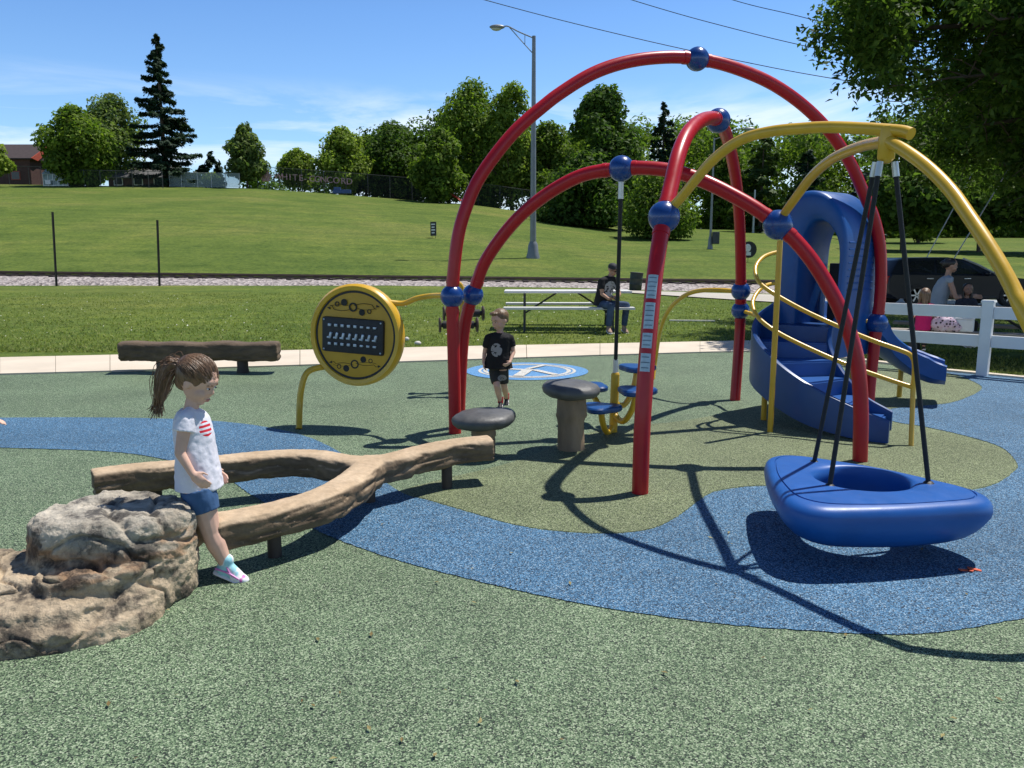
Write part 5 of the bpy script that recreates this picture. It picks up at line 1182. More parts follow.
# stray leaf bits on the rubber and clover heads in the lawn: nobody would count them
rng = np.random.default_rng(21); v_, f_ = [], []
for i in range(70):
    p = G(rng.uniform(-40, 1060), 395+rng.random()**.7*400); a = rng.uniform(0, 2*PI); s_ = rng.uniform(.006, .017); c_, d_ = math.cos(a)*s_, math.sin(a)*s_; z = .010
    b = len(v_); v_ += [p+Vector((-c_, -d_, z)), p+Vector((d_*.45, -c_*.45, z+.004)), p+Vector((c_, d_, z+rng.uniform(.001, .008))), p+Vector((-d_*.45, c_*.45, z+.003))]; f_.append((b, b+1, b+2, b+3))
kind(link_mesh('leaf_litter', v_, f_, leafmat('dry_leaf_bits', (.16, .10, .04), (.34, .30, .13), .1), None, False), 'stuff')
v_, f_ = [], []
for i in range(150):
    u = rng.uniform(-30, 760); p = T(u, 292+rng.random()*52)
    if T(u, 292).y < p.y or p.y < 12.8+0.6: continue
    b = len(v_); s_ = rng.uniform(.006, .012); z = rng.uniform(.03, .07); v_ += [p+Vector((-s_, -s_, z-s_*.5)), p+Vector((s_, -s_, z-s_*.5)), p+Vector((s_, s_, z+s_*.5)), p+Vector((-s_, s_, z+s_*.5))]; f_.append((b, b+1, b+2, b+3))
kind(link_mesh('clover_flowers', v_, f_, pm('clover_white', (.62, .62, .52), .9), None, False), 'stuff')
# ------------------------------------------------------------------ people
def skin(name, c):
    m, N, L, B = nodes_of(name); n = noise_node(N, L, 12, 4); r = ramp(N, L, n.outputs[0], [(.3, tuple(x*.9 for x in c)), (.7, tuple(min(1, x*1.1) for x in c))])
    L.new(r.outputs[0], B.inputs['Base Color']); B.inputs['Roughness'].default_value = .62; B.inputs['Specular IOR Level'].default_value = .3; B.inputs['Subsurface Weight'].default_value = .06; B.inputs['Subsurface Radius'].default_value = (.012, .005, .003); return m
SK_L = skin('fair_skin', (.66, .41, .31)); SK_M = skin('tanned_skin', (.44, .25, .17)); SK_D = skin('warm_brown_skin', (.30, .165, .11))
def hairmat(name, c):
    m, N, L, B = nodes_of(name); n = noise_node(N, L, 90, 4, stretch=(1, 1, .12)); r = ramp(N, L, n.outputs[0], [(.3, tuple(x*.6 for x in c)), (.7, tuple(x*1.5 for x in c))])
    L.new(r.outputs[0], B.inputs['Base Color']); B.inputs['Roughness'].default_value = .42; bump(N, L, B, n.outputs[0], .5, .01); return m
H_BR = hairmat('brown_hair', (.155, .088, .048)); H_LB = hairmat('light_brown_hair', (.17, .105, .055)); H_DK = hairmat('dark_hair', (.018, .013, .011))
EYEW = pm('eye_white', (.7, .68, .65), .2, .03); IRIS = pm('dark_iris', (.04, .025, .018), .1); LIP = pm('lip_pink', (.46, .17, .14), .4, .06)
def cloth(name, c, prints=(), var=.1, rough=.85):
    m, N, L, B = nodes_of(name); n = noise_node(N, L, 7, 4); r = ramp(N, L, n.outputs[0], [(.3, tuple(x*(1-var) for x in c)), (.7, tuple(min(1, x*(1+var)) for x in c))]); out = r.outputs[0]
    t = N.new('ShaderNodeTexCoord')
    for (cen, rad, colr, kind_) in prints:
        mp_ = N.new('ShaderNodeMapping'); mp_.vector_type = 'TEXTURE'; mp_.inputs['Location'].default_value = cen; mp_.inputs['Scale'].default_value = rad
        L.new(t.outputs['Object'], mp_.inputs[0]); ln = N.new('ShaderNodeVectorMath'); ln.operation = 'LENGTH'; L.new(mp_.outputs[0], ln.inputs[0])
        cm = N.new('ShaderNodeMath'); cm.operation = 'LESS_THAN'; cm.inputs[1].default_value = 1.0; L.new(ln.outputs['Value'], cm.inputs[0]); f = cm.outputs[0]
        if kind_ == 'stripes':
            s_ = N.new('ShaderNodeSeparateXYZ'); L.new(mp_.outputs[0], s_.inputs[0]); a = N.new('ShaderNodeMath'); a.operation = 'MULTIPLY'; a.inputs[1].default_value = 15; L.new(s_.outputs[2], a.inputs[0])
            b_ = N.new('ShaderNodeMath'); b_.operation = 'SINE'; L.new(a.outputs[0], b_.inputs[0]); g_ = N.new('ShaderNodeMath'); g_.operation = 'GREATER_THAN'; g_.inputs[1].default_value = -.1; L.new(b_.outputs[0], g_.inputs[0])
            h_ = N.new('ShaderNodeMath'); h_.operation = 'MULTIPLY'; L.new(g_.outputs[0], h_.inputs[0]); L.new(f, h_.inputs[1]); f = h_.outputs[0]
        elif kind_ == 'blotch':
            nn = noise_node(N, L, 26, 2); g_ = N.new('ShaderNodeMath'); g_.operation = 'GREATER_THAN'; g_.inputs[1].default_value = .43; L.new(nn.outputs[0], g_.inputs[0])
            h_ = N.new('ShaderNodeMath'); h_.operation = 'MULTIPLY'; L.new(g_.outputs[0], h_.inputs[0]); L.new(f, h_.inputs[1]); f = h_.outputs[0]
        out = mixc(N, L, f, out, colr)
    L.new(out, B.inputs['Base Color']); B.inputs['Roughness'].default_value = rough; B.inputs['Specular IOR Level'].default_value = .25
    w_ = noise_node(N, L, 22, 3); bump(N, L, B, w_.outputs[0], .35, .012); return m
def hand(q, w_, d, pn_, hl, curl=.5, spread=.12, thumb=1):
    # palm + four fingers of unequal length + thumb off the side; hl = hand length
    d = Vector(d).normalized(); pn_ = Vector(pn_); pn_ = (pn_-d*pn_.dot(d)).normalized(); s_ = d.cross(pn_)*thumb; w_ = Vector(w_)
    R = Matrix((s_, d, pn_)).transposed(); fr = hl*.047
    q.ell(w_+d*hl*.27, (hl*.215, hl*.29, hl*.095), R, 14, 10); q.cap(w_-d*hl*.06, hl*.14, w_+d*hl*.12, hl*.15)
    for i, (off, L_) in enumerate(((.155, .43), (.055, .49), (-.05, .45), (-.145, .35))):
        b = w_+d*hl*(.47-abs(off)*.25)+s_*hl*off; a0 = curl*(.55+.12*i); d1 = (d*math.cos(a0)+pn_*math.sin(a0)+s_*off*spread*6).normalized(); a1 = a0+curl*.95; d2 = (d*math.cos(a1)+pn_*math.sin(a1)).normalized()
        m_ = b+d1*hl*L_*.52; q.cap(b-d*hl*.06, fr*1.08, m_, fr); q.cap(m_, fr, m_+d2*hl*L_*.48, fr*.82)
    tb = w_+d*hl*.14+s_*hl*.14; t1 = tb+(d*.62+s_*.70+pn_*.25).normalized()*hl*.20; q.cap(tb, fr*1.45, t1, fr*1.15); q.cap(t1, fr*1.12, t1+(d*.9+s_*.25+pn_*.3).normalized()*hl*.19, fr*.85)
def head_parts(q, c, hf, hs, up=(0, 0, 1)):
    y = Vector(hf).normalized(); up = Vector(up); z = (up-y*up.dot(y)).normalized(); x = y.cross(z); R = Matrix((x, y, z)).transposed(); c = Vector(c); H = lambda a, b, d: c+R@Vector((a, b, d))*hs
    E = lambda p, r, nu=20, nv=14: q.ell(H(*p), [i*hs for i in r], R, nu, nv)
    E((0, -.12, .20), (.72, .84, .80)); E((0, .12, -.25), (.56, .62, .62)); E((0, .44, -.74), (.2, .19, .16)); E((0, .50, .26), (.46, .26, .26))
    for s_ in (-1, 1):
        E((s_*.30, .42, -.32), (.26, .27, .26)); E((s_*.70, -.06, -.08), (.075, .17, .25), 12, 8)
    q.cap(H(0, .70, .02), .06*hs, H(0, .78, -.17), .09*hs); E((0, .74, -.20), (.13, .09, .07)); E((0, .67, -.50), (.20, .11, .06)); E((0, .64, -.59), (.16, .11, .06))
    return R, H
def face(parent, c, hf, hs, up=(0, 0, 1)):
    q = MB(); R, H = head_parts(q, c, hf, hs, up)
    for s_ in (-1, 1):
        q = MB(); q.ell(H(s_*.27, .665, .02), (.10*hs, .056*hs, .034*hs), R, 14, 10); e = q.build('eye', EYEW, parent)
        q = MB(); q.ell(H(s_*.27, .70, .02), (.055*hs, .046*hs, .040*hs), R, 12, 8); q.build('iris', IRIS, e)
        q = MB(); q.tube([H(s_*.14, .735, .17), H(s_*.28, .72, .21), H(s_*.43, .62, .16)], [.02*hs, .03*hs, .012*hs], 6); q.build('eyebrow', H_BR, parent)
    q = MB(); q.ell(H(0, .735, -.50), (.17*hs, .055*hs, .035*hs), R, 14, 8); q.ell(H(0, .715, -.575), (.14*hs, .055*hs, .04*hs), R, 14, 8); q.build('lips', LIP, parent)
    return R, H
def shape_torso(pel, chest, neck, S, F, dims, grow=0.0, lo=-.05, flare=0.0):
    # dims: list of (t along pelvis->neck, half width, half depth)
    rings = []; A = Vector(pel); Bm = Vector(chest); Cn = Vector(neck); pts = spline([A, Bm, Cn], 10)
    for t, w_, d_ in dims:
        f = max(0, min(1, t)); i = f*(len(pts)-1); p = pts[int(i)].lerp(pts[min(int(i)+1, len(pts)-1)], i-int(i))
        if t < 0: p = A+(A-Bm)*(-t)
        g = grow+flare*max(0, .5-t); rings.append((p, Vector(S)*(w_+g), Vector(F)*(d_+g)))
    return rings
def shoe(pre, an, toe_dir, L_, m_top, m_sole, parent, up=(0, 0, 1), voxel=.006, h=.0):
    d = Vector(toe_dir).normalized(); u = Vector(up); u = (u-d*u.dot(d)).normalized(); s_ = d.cross(u); R = Matrix((s_, d, u)).transposed(); a = Vector(an)
    q = MB(); W = lambda x, y, z: a+R@Vector((x, y, z))*L_
    q.ell(W(0, .36, -.20), (.175*L_, .30*L_, .125*L_), R); q.ell(W(0, .02, -.14), (.15*L_, .22*L_, .18*L_), R); q.cap(W(0, .02, -.10), .15*L_, W(0, .0, .10), .155*L_); q.cap(W(0, .05, -.02), .13*L_, W(0, .36, -.17), .14*L_)
    o = q.fuse('shoe', m_top, parent, voxel, 4)
    q = MB(); rg = []
    for y, w_ in ((-.20, .10), (-.16, .145), (0, .16), (.2, .165), (.42, .185), (.58, .16), (.68, .08)): rg.append((W(0, y, -.275+.02*max(0, y-.4)), R@Vector((w_*L_, 0, 0)), R@Vector((0, .0, .055*L_))))
    q.loft(rg, 14); q.build('sole', m_sole, o); return o
def merge_verts(me, fn): displace(me, fn)

def person(label, base, J, F, HF, hs, rs, hl, body_m, hair, shirt, shirt_m, shirt_dims, sleeve, lower, lower_m, leg_t, shoes, voxel, group=None, up=(0, 0, 1), curl=(.5, .5), palm=None, hands=('L', 'R'), sub=4, faceon=True, extra_dims=None, flare=0.0, lk=1.0):
    t = thing('person', label, 'person', base, group); F = Vector(F).normalized(); S = F.cross(Vector((0, 0, 1))).normalized()
    J = {k: Vector(v) for k, v in J.items()}
    q = MB(); q.loft(shape_torso(J['pel'], J['chest'], J['neck'], S, F, extra_dims or [(a, b*.92, c*.92) for a, b, c in shirt_dims]), 20)
    q.cap(J['neck']-Vector((0, 0, .02)), rs*1.15, Vector(J['head'])-Vector(HF).normalized()*hs*.15-Vector((0, 0, hs*.35)), rs*1.0)
    head_parts(q, J['head'], HF, hs, up)
    for s_ in 'LR':
        sh, el, wr = J['sh'+s_], J['el'+s_], J['wr'+s_]; q.cap(sh, rs*1.12, el, rs*.80); q.cap(el, rs*.82, wr, rs*.56); q.cap(J['neck'].lerp(sh, .25), rs*.9, sh, rs*1.12)
        dd = J.get('hd'+s_, (wr-el)+wr)-wr; pn_ = (palm or {}).get(s_, F)
        if s_ in hands: hand(q, wr, dd, pn_, hl, curl[0 if s_ == 'L' else 1], thumb=(1 if s_ == 'R' else -1))
        hp, kn, an = J['hp'+s_], J['kn'+s_], J['an'+s_]; q.cap(hp, rs*1.95*lk, kn, rs*1.22*lk); q.cap(kn, rs*1.2*lk, kn.lerp(an, .35), rs*1.24*lk); q.cap(kn.lerp(an, .35), rs*1.24*lk, an, rs*.76*lk)
        td = J['to'+s_]-an
        if not shoes: q.cap(an, rs*.75, an+td*.8-Vector((0, 0, rs*.5)), rs*.55)
    b_ = q.fuse('body', body_m, t, voxel, sub)
    if faceon: face(t, J['head'], HF, hs, up)
    # shirt
    q = MB(); q.loft(shape_torso(J['pel'], J['chest'], J['neck'], S, F, shirt_dims, .008*rs/.03, flare=flare), 24)
    for s_ in 'LR':
        sh, el, wr = J['sh'+s_], J['el'+s_], J['wr'+s_]; q.cap(J['neck'].lerp(sh, .35), rs*1.1, sh, rs*1.42)
        if sleeve > 0:
            e = sh.lerp(el, sleeve); q.tube([sh-(e-sh)*.1, sh.lerp(e, .5), e], [rs*1.35, rs*1.5, rs*1.62 if sleeve < .6 else rs*1.3], 16)
    q.fuse('shirt', shirt_m, t, voxel*1.1, sub, lambda me: displace(me, lambda c, nn: rs*.20*noise.noise(Vector((c.x, c.y, c.z*.45))*(.62/rs))+rs*.08*noise.noise(c*(1.3/rs))))
    # shorts or trousers
    q = MB(); q.loft(shape_torso(J['pel'], J['chest'], J['neck'], S, F, [(-.14, lower[0], lower[1]), (.0, lower[0]*1.04, lower[1]*1.04), (.2, lower[0], lower[1])], .0), 20)
    for s_ in 'LR':
        hp, kn, an = J['hp'+s_], J['kn'+s_], J['an'+s_]
        if leg_t <= 1: e = hp.lerp(kn, leg_t); q.tube([hp-(kn-hp)*.08, hp.lerp(e, .5), e], [rs*2.1*lk, rs*2.05*lk, rs*(2.05-.25*leg_t)*lk], 18)
        else:
            q.cap(hp, rs*2.1, kn, rs*1.45); e = kn.lerp(an, leg_t-1); q.tube([kn, kn.lerp(e, .5), e], [rs*1.5, rs*1.42, rs*1.28], 16)
    q.fuse('trousers' if leg_t > 1 else 'shorts', lower_m, t, voxel*1.1, sub, lambda me: displace(me, lambda c, nn: rs*.09*noise.noise(c*(.7/rs))))
    for s_ in 'LR':
        if shoes: shoe('shoe', J['an'+s_], J['to'+s_]-J['an'+s_], shoes[0], shoes[1], shoes[2], t, J.get('su'+s_, Vector((0, 0, 1))), max(.005, voxel))
    return t, S, F
def strands(q, n, roots, ends, mid, r, rng, jit):
    for i in range(n):
        a = roots(rng); b = ends(rng); m_ = mid(a, b, rng); q.tube(spline([a]+m_+[b], 5), [r*(1 if k < 8 else .6) for k in range(5*(len(m_)+1)+1)], 5)

# ---- the girl stepping off the rock, seen from her right side
Yg = 3.60
def g_(u, v, dy=0): return P(u, v, Yg+dy)
gJ = dict(pel=g_(199, 483), chest=g_(194, 438), neck=g_(190, 409), head=g_(198, 381), shR=g_(186, 421, -.088), elR=g_(180, 453, -.125), wrR=g_(192, 473, -.135), hdR=g_(204, 485, -.13), shL=g_(192, 421, .088), elL=g_(200, 452, .125), wrL=g_(213, 470, .11), hdL=g_(222, 476, .1),
          hpR=g_(199, 492, -.045), knR=g_(211, 533, -.05), anR=g_(226, 564, -.05), toR=g_(251, 574, -.06), hpL=g_(197, 492, .045), knL=g_(201, 533, .06), anL=g_(176, 556, .20), toL=g_(191, 566, .18))
gF = Vector((1, -.10, 0)); gHF = Vector((1, -.16, -.52))
gbase = G(212, 590)
def loc(p, b=gbase): return tuple(Vector(p)-b)
pr_c = g_(211, 428, -.05)
SH_W = cloth('white_cotton_shirt', (.70, .69, .76), [(loc(pr_c), (.05, .07, .05), (.62, .03, .05), 'stripes'), (loc(pr_c+Vector((-.012, -.03, -.005))), (.03, .028, .026), (.03, .035, .12), 'solid'), (loc(g_(216, 445, -.03)), (.02, .03, .008), (.05, .06, .1), 'solid')], .04)
DENIM = cloth('denim_blue', (.055, .12, .25), (), .25); SHO_G, N_, L_n, B_ = nodes_of('white_aqua_pink_trainer'); n_ = noise_node(N_, L_n, 13, 2); r_ = ramp(N_, L_n, n_.outputs[0], [(.0, (.66, .16, .45)), (.40, (.66, .16, .45)), (.43, (.78, .78, .80)), (.56, (.78, .78, .80)), (.60, (.32, .62, .70))]); L_n.new(r_.outputs[0], B_.inputs['Base Color']); B_.inputs['Roughness'].default_value = .55; SHO_P = pm('pink_trainer_sole', (.62, .22, .50), .5, .15, 30); SHO_W = pm('white_shoe_sole', (.72, .70, .72), .5, .05)
gd = [(-.09, .100, .092), (.0, .099, .090), (.3, .092, .080), (.62, .090, .074), (.85, .082, .064), (.96, .058, .050), (1.02, .034, .036)]
girl, gS, gFF = person('girl with a ponytail in a white shirt and denim shorts stepping off the rock', gbase, gJ, gF, gHF, 
    .108, .0295, .118, SK_L, None, 1, SH_W, gd, .34, (.092, .082), DENIM, .46, (.198, SHO_G, SHO_W), .0046, curl=(.45, .55), palm={'R': (-.25, 1, -.1), 'L': (-.2, -1, -.1)}, up=(.12, 0, 1), flare=.014, lk=1.22)
def girl_hair():
    rng = np.random.default_rng(11); c = gJ['head']; hs = .108; q = MB(); R, H = head_parts(MB(), c, gHF, hs, (.12, 0, 1)); q.ell(H(0, -.19, .27), (.79*hs, .86*hs, .80*hs), R, 24, 16); q.ell(H(0, -.5, -.18), (.56*hs, .45*hs, .5*hs), R)
    tie = H(0, -1.0, .22); q.cap(H(0, -.8, .25), .3*hs, tie, .17*hs); pony = [tie, H(0, -1.26, .12), H(0, -1.40, -.35), H(0, -1.34, -1.0), H(0, -1.22, -1.6), H(0, -1.12, -2.05)]; pp = spline(pony, 5); N0 = len(pp)
    q.tube(pp, [hs*(.16+.18*math.sin(PI*min(1, (i/(N0-1))*1.0+.08))**.7)*(1 if i < N0*.75 else max(.15, 1-(i/(N0-1)-.75)*3.2)) for i in range(N0)], 14)
    hair = q.fuse('hair', H_BR, girl, .0052, 3, lambda me: displace(me, lambda p, nn: .0035*noise.noise(Vector((p.x*38, p.y*60, p.z*22)))))
    q = MB()
    oc = Vector((0, -.19, .27)); er = Vector((.80, .87, .81)); tdir = Vector((0, -.72, .0)).normalized()
    for i in range(260):                # combed strands lying on the head and running back to the tie
        a = rng.uniform(-1, 1)*1.9; e = rng.uniform(-.1, 1.0); d0 = Vector((math.sin(a), math.cos(a)*.95, 0)).normalized()*math.cos(e)+Vector((0, 0, math.sin(e))); pts = []
        for t in np.linspace(0, 1, 7):
            d = (d0*(1-t)+Vector((0, -1, .03))*t*1.1+Vector((0, 0, .25))*math.sin(PI*t)*.5).normalized(); r_ = 1/math.sqrt((d.x/er.x)**2+(d.y/er.y)**2+(d.z/er.z)**2)
            pts.append(H(*(oc+d*r_*(1.0+.025*math.sin(PI*t)+rng.uniform(-.004, .012)))))
        q.tube(spline(pts[:-1]+[tie+Vector(rng.normal(0, .006, 3))], 3), .0013, 4)
    for i in range(150):
        o = Vector(rng.normal(0, 1, 3))*hs*.17; k = [p+o*(.35+.9*math.sin(PI*min(1, j/5+.12)))+Vector(rng.normal(0, .003, 3)) for j, p in enumerate(pony)]
        k[-1] = k[-1]+Vector((rng.normal(0, .012), rng.normal(0, .012), rng.uniform(-.035, .03))); q.tube(spline(k, 4), .0016, 4)
    q.build('hair_strands', H_BR, hair)
    q = MB(); rg = [tie+R@Vector((.022*math.cos(t), 0, .022*math.sin(t))) for t in np.linspace(0, 2*PI, 15)]; q.tube(rg, .007, 8, cap=False); q.build('hair_tie', pm('dark_hair_tie', (.03, .02, .03), .7), hair)
girl_hair()
an = gJ['anR']; q = MB(); q.tube([an+Vector((-.004, 0, .018)), an+Vector((0, 0, -.008))], [.0245, .026], 14); q.build('sock', pm('pink_sock', (.62, .05, .22), .8), girl)
d = (gJ['toR']-an).normalized(); u_ = Vector((0, 0, 1)); u_ = (u_-d*u_.dot(d)).normalized()
for s_ in (-1,):
    q = MB(); q.tube(spline([an+d*-.035+u_*-.028+Vector((0, -.026, 0)), an+d*.03+u_*-.024+Vector((0, -.029, 0)), an+d*.085+u_*-.034+Vector((0, -.0285, 0))], 5), .0048, 8); q.tube([an+d*.005+u_*.006+Vector((0, -.022, 0)), an+d*.04+u_*-.026+Vector((0, -.029, 0))], .004, 8); q.build('shoe_stripe', SHO_P, girl)

# ---- the small boy walking
Yb = 7.75
def b_(u, v, dy=0): return P(u, v, Yb+dy)
bJ = dict(pel=b_(498, 366), chest=b_(499, 347), neck=b_(500, 333), head=b_(499.5, 320), shR=b_(488, 338, .0), elR=b_(484.5, 353, .02), wrR=b_(483.5, 362, -.02), hdR=b_(484, 369, -.04), shL=b_(510, 338, .0), elL=b_(513.5, 352, -.0), wrL=b_(510, 362, -.09), hdL=b_(507, 365, -.13),
          hpR=b_(494.5, 371, 0), knR=b_(497, 386, -.10), anR=b_(500.5, 402, -.03), toR=b_(499, 408.5, -.19), hpL=b_(503, 371, 0), knL=b_(504, 386, .02), anL=b_(506.5, 398, .26), toL=b_(506, 405, .16))
bbase = G(500, 409)
def locb(p): return tuple(Vector(p)-bbase)
BT = cloth('black_cotton_tee', (.016, .016, .018), [(locb(b_(496.5, 350, -.08)), (.055, .09, .065), (.34, .34, .35), 'blotch')], .2)
GSH = cloth('charcoal_shorts', (.045, .045, .042), [(locb(b_(502, 378, -.06)), (.05, .08, .03), (.3, .28, .27), 'blotch')], .2); RSK = pm('red_sock', (.52, .03, .035), .8); DSH = cloth('dark_trainer', (.03, .03, .035), (), .2, .6)
bd = [(-.10, .118, .088), (.0, .112, .084), (.3, .104, .08), (.62, .106, .078), (.85, .10, .068), (.96, .07, .054), (1.03, .038, .038)]
boy, _, _ = person('small boy in a black tee and dark shorts walking past the ground emblem', bbase, bJ, (-.25, -1, 0), (-.85, -.75, -.36), .104, .027, .105, SK_L, None, 1, BT, bd, .62, (.102, .085), GSH, .80, (.145, DSH, SHO_W), .0062, curl=(.7, .5), palm={'L': (-1, 0, 0), 'R': (1, 0, 0)}, flare=.045)
def simple_hair(parent, c, hf, hs, m, kind_, vox, seed=1, up=(0, 0, 1)):
    q = MB(); R, H = head_parts(MB(), c, hf, hs, up); q.ell(H(0, -.20, .32), (.785*hs, .86*hs, .76*hs), R, 20, 14)
    if kind_ == 'short': q.ell(H(0, -.5, -.05), (.6*hs, .42*hs, .5*hs), R); q.ell(H(.1, .42, .78), (.5*hs, .34*hs, .2*hs), R)
    if kind_ == 'long':
        for s_ in (-1, 1): q.cap(H(s_*.62, -.15, .2), .26*hs, H(s_*.66, -.1, -1.5), .22*hs)
        q.cap(H(0, -.7, .2), .55*hs, H(0, -.72, -1.7), .38*hs)
    if kind_ == 'bun': q.ell(H(0, -.75, .1), (.45*hs, .4*hs, .45*hs), R); q.ell(H(0, -1.05, .35), (.3*hs, .3*hs, .3*hs), R)
    return q.fuse('hair', m, parent, vox, 2, lambda me: displace(me, lambda p, nn: hs*.05*noise.noise(p*(.5/hs))+hs*.03*noise.noise(p*(1.2/hs))))
simple_hair(boy, bJ['head'], (-.85, -.75, -.36), .104, H_LB, 'short', .0065)
for s_ in 'LR':
    an = bJ['an'+s_]; q = MB(); q.tube([an+Vector((0, 0, .05)), an+Vector((0, 0, -.01))], [.029, .027], 12); q.build('sock', RSK, boy)

# ---- the man on the picnic table bench, looking at his phone
Ym = 15.45; mg = terr(1.95, Ym)
def m_(u, v, dy=0): return P(u, v, Ym+dy)
mJ = dict(pel=m_(602.5, 303), chest=m_(606, 285), neck=m_(609.5, 276.5), head=m_(613, 270), shR=m_(601.5, 281, -.14), elR=m_(602, 294, -.18), wrR=m_(609, 299, -.34), hdR=m_(615, 298.5, -.40), shL=m_(615, 281.5, .10), elL=m_(619.5, 294, -.02), wrL=m_(616.5, 299.5, -.26), hdL=m_(614, 299, -.36),
          hpR=m_(602, 305, -.09), knR=m_(611, 305.5, -.42), anR=m_(608.5, 327.5, -.38), toR=m_(612, 331, -.62), hpL=m_(606, 304.5, .09), knL=m_(626.5, 305, -.12), anL=m_(624, 327, -.10), toL=m_(629, 331, -.30))
mbase = Vector((m_(605, 300).x, Ym, mg))
def locm(p): return tuple(Vector(p)-mbase)
MT = cloth('black_printed_tee', (.018, .018, .02), [(locm(m_(610.5, 289, -.10)), (.13, .3, .15), (.36, .36, .36), 'blotch')], .2)
JEAN = cloth('washed_jeans', (.055, .085, .15), (), .4); SNK = cloth('tan_slip_on_shoe', (.36, .24, .18), (), .1); CAPM = pm('navy_cap_cloth', (.02, .022, .03), .8); SGL = pm('black_sunglasses', (.01, .01, .01), .15)
md = [(-.12, .18, .145), (.0, .175, .14), (.3, .165, .13), (.6, .18, .13), (.82, .185, .12), (.95, .14, .1), (1.03, .075, .075)]
mF = Vector((.62, -.78, 0)); mHF = Vector((.75, -.65, -.42))
man, _, _ = person('man in a dark cap and black printed tee sitting on the picnic bench', mbase, mJ, mF, mHF, .118, .045, .185, SK_M, None, 1, MT, md, .62, (.165, .14), JEAN, 1.93, (.27, SNK, SHO_W), .0085, curl=(.8, .8), palm={'L': (0, .3, 1), 'R': (0, .3, 1)}, faceon=True)
R, H = head_parts(MB(), mJ['head'], mHF, .118); hs = .118
q = MB(); q.ell(H(0, -.15, .42), (.80*hs, .90*hs, .68*hs), R); q.ell(H(0, .85, .52), (.55*hs, .50*hs, .07*hs), R); q.fuse('cap', CAPM, man, .009, 2)
q = MB()
for s_ in (-1, 1): q.ell(H(s_*.28, .70, .03), (.21*hs, .1*hs, .14*hs), R, 12, 8); q.tube([H(s_*.48, .62, .06), H(s_*.74, -.05, .04)], .006, 6)
q.build('sunglasses', SGL, man)
ph = mJ['hdR'].lerp(mJ['hdL'], .5)+Vector((0, -.03, .02)); q = MB(); q.box(ph, (.075, .15, .012), Matrix.Rotation(.7, 3, 'Z')@Matrix.Rotation(.5, 3, 'X'), .004); tag(q.build('phone', SGL, None, False), 'dark phone held in the hands of the seated man', 'phone')

# ---- people behind the white fence
def seated(label, head, F, k, hair, hk, top, low, skin_m, sleeve, hands_f, voxel=.0095, tall=.70, shoe_=True, lean=0.0):
    head = Vector(head); F = Vector(F).normalized(); S = F.cross(Vector((0, 0, 1))).normalized(); hs = .115*(k*.6+.4); U = Vector((0, 0, 1))
    pel = head-U*tall*k-F*(.10+lean)*k; nk = head-U*hs*1.45-F*hs*.3; ch = pel.lerp(nk, .58)-F*.02*k
    J = dict(pel=pel, chest=ch, neck=nk, head=head); rs = .040*(k*.8+.2)
    for s_, sg in (('R', 1), ('L', -1)):
        J['sh'+s_] = nk-U*.06*k+S*sg*.17*k; J['el'+s_] = J['sh'+s_]-U*.26*k+F*.10*k+S*sg*.03; J['wr'+s_] = J['el'+s_]+F*.22*k+U*.02-S*sg*.07*k; J['hd'+s_] = J['wr'+s_]+F*.1-S*sg*.02
        J['hp'+s_] = pel+S*sg*.09*k; J['kn'+s_] = J['hp'+s_]+F*.42*k-U*.01; J['an'+s_] = Vector((*(J['kn'+s_]-F*.04).xy, max(terr(head.x, head.y)+.07, J['kn'+s_].z-.42*k))); J['to'+s_] = J['an'+s_]+F*.16*k-U*.04
    d_ = [(-.1, .17, .13), (.0, .165, .125), (.3, .145, .11), (.6, .155, .115), (.82, .155, .1), (.95, .11, .08), (1.03, .06, .06)]; d_ = [(a, b*k, c*k) for a, b, c in d_]
    t, _, _ = person(label, (pel.x, pel.y, terr(pel.x, pel.y)), J, F, F*1.0+Vector((0, 0, -.12)), hs, rs, .17*k+.01, skin_m, None, 1, top, d_, sleeve, (.155*k, .12*k), low, 1.9 if low is not None else 1, (.24*k, DSH, SHO_W), voxel, curl=(.5, .5))
    simple_hair(t, head, F, hs, hair, hk, voxel); return t
TANK = cloth('grey_tank_top', (.30, .33, .36), (), .06); PINK = cloth('hot_pink_top', (.62, .02, .14), (), .08); BLKC = cloth('dark_child_shirt', (.03, .03, .04), (), .2); WTEE = cloth('pale_lilac_tee', (.55, .52, .60), (), .05); LEG = cloth('dark_leggings', (.03, .03, .035), (), .2); LIGHTJ = cloth('light_denim', (.18, .22, .28), (), .2)
seated('woman in a grey tank top with pinned dark hair facing right at the shaded bench', P(951, 265.5, 12.5), (.95, -.3, 0), 1.0, H_DK, 'bun', TANK, LEG, SK_M, 0, None, tall=.72, lean=.06)
seated('dark-haired child facing the playground over the top rail of the white fence', P(968, 289.5, 12.25), (-.12, -1, 0), .66, H_DK, 'long', BLKC, LEG, SK_D, .6, None, tall=.74)
seated('long-haired girl in a hot pink top seated with her back to the fence', P(925, 294.5, 11.2), (.35, .93, 0), .64, H_BR, 'long', PINK, LEG, SK_M, .4, None, tall=.74)
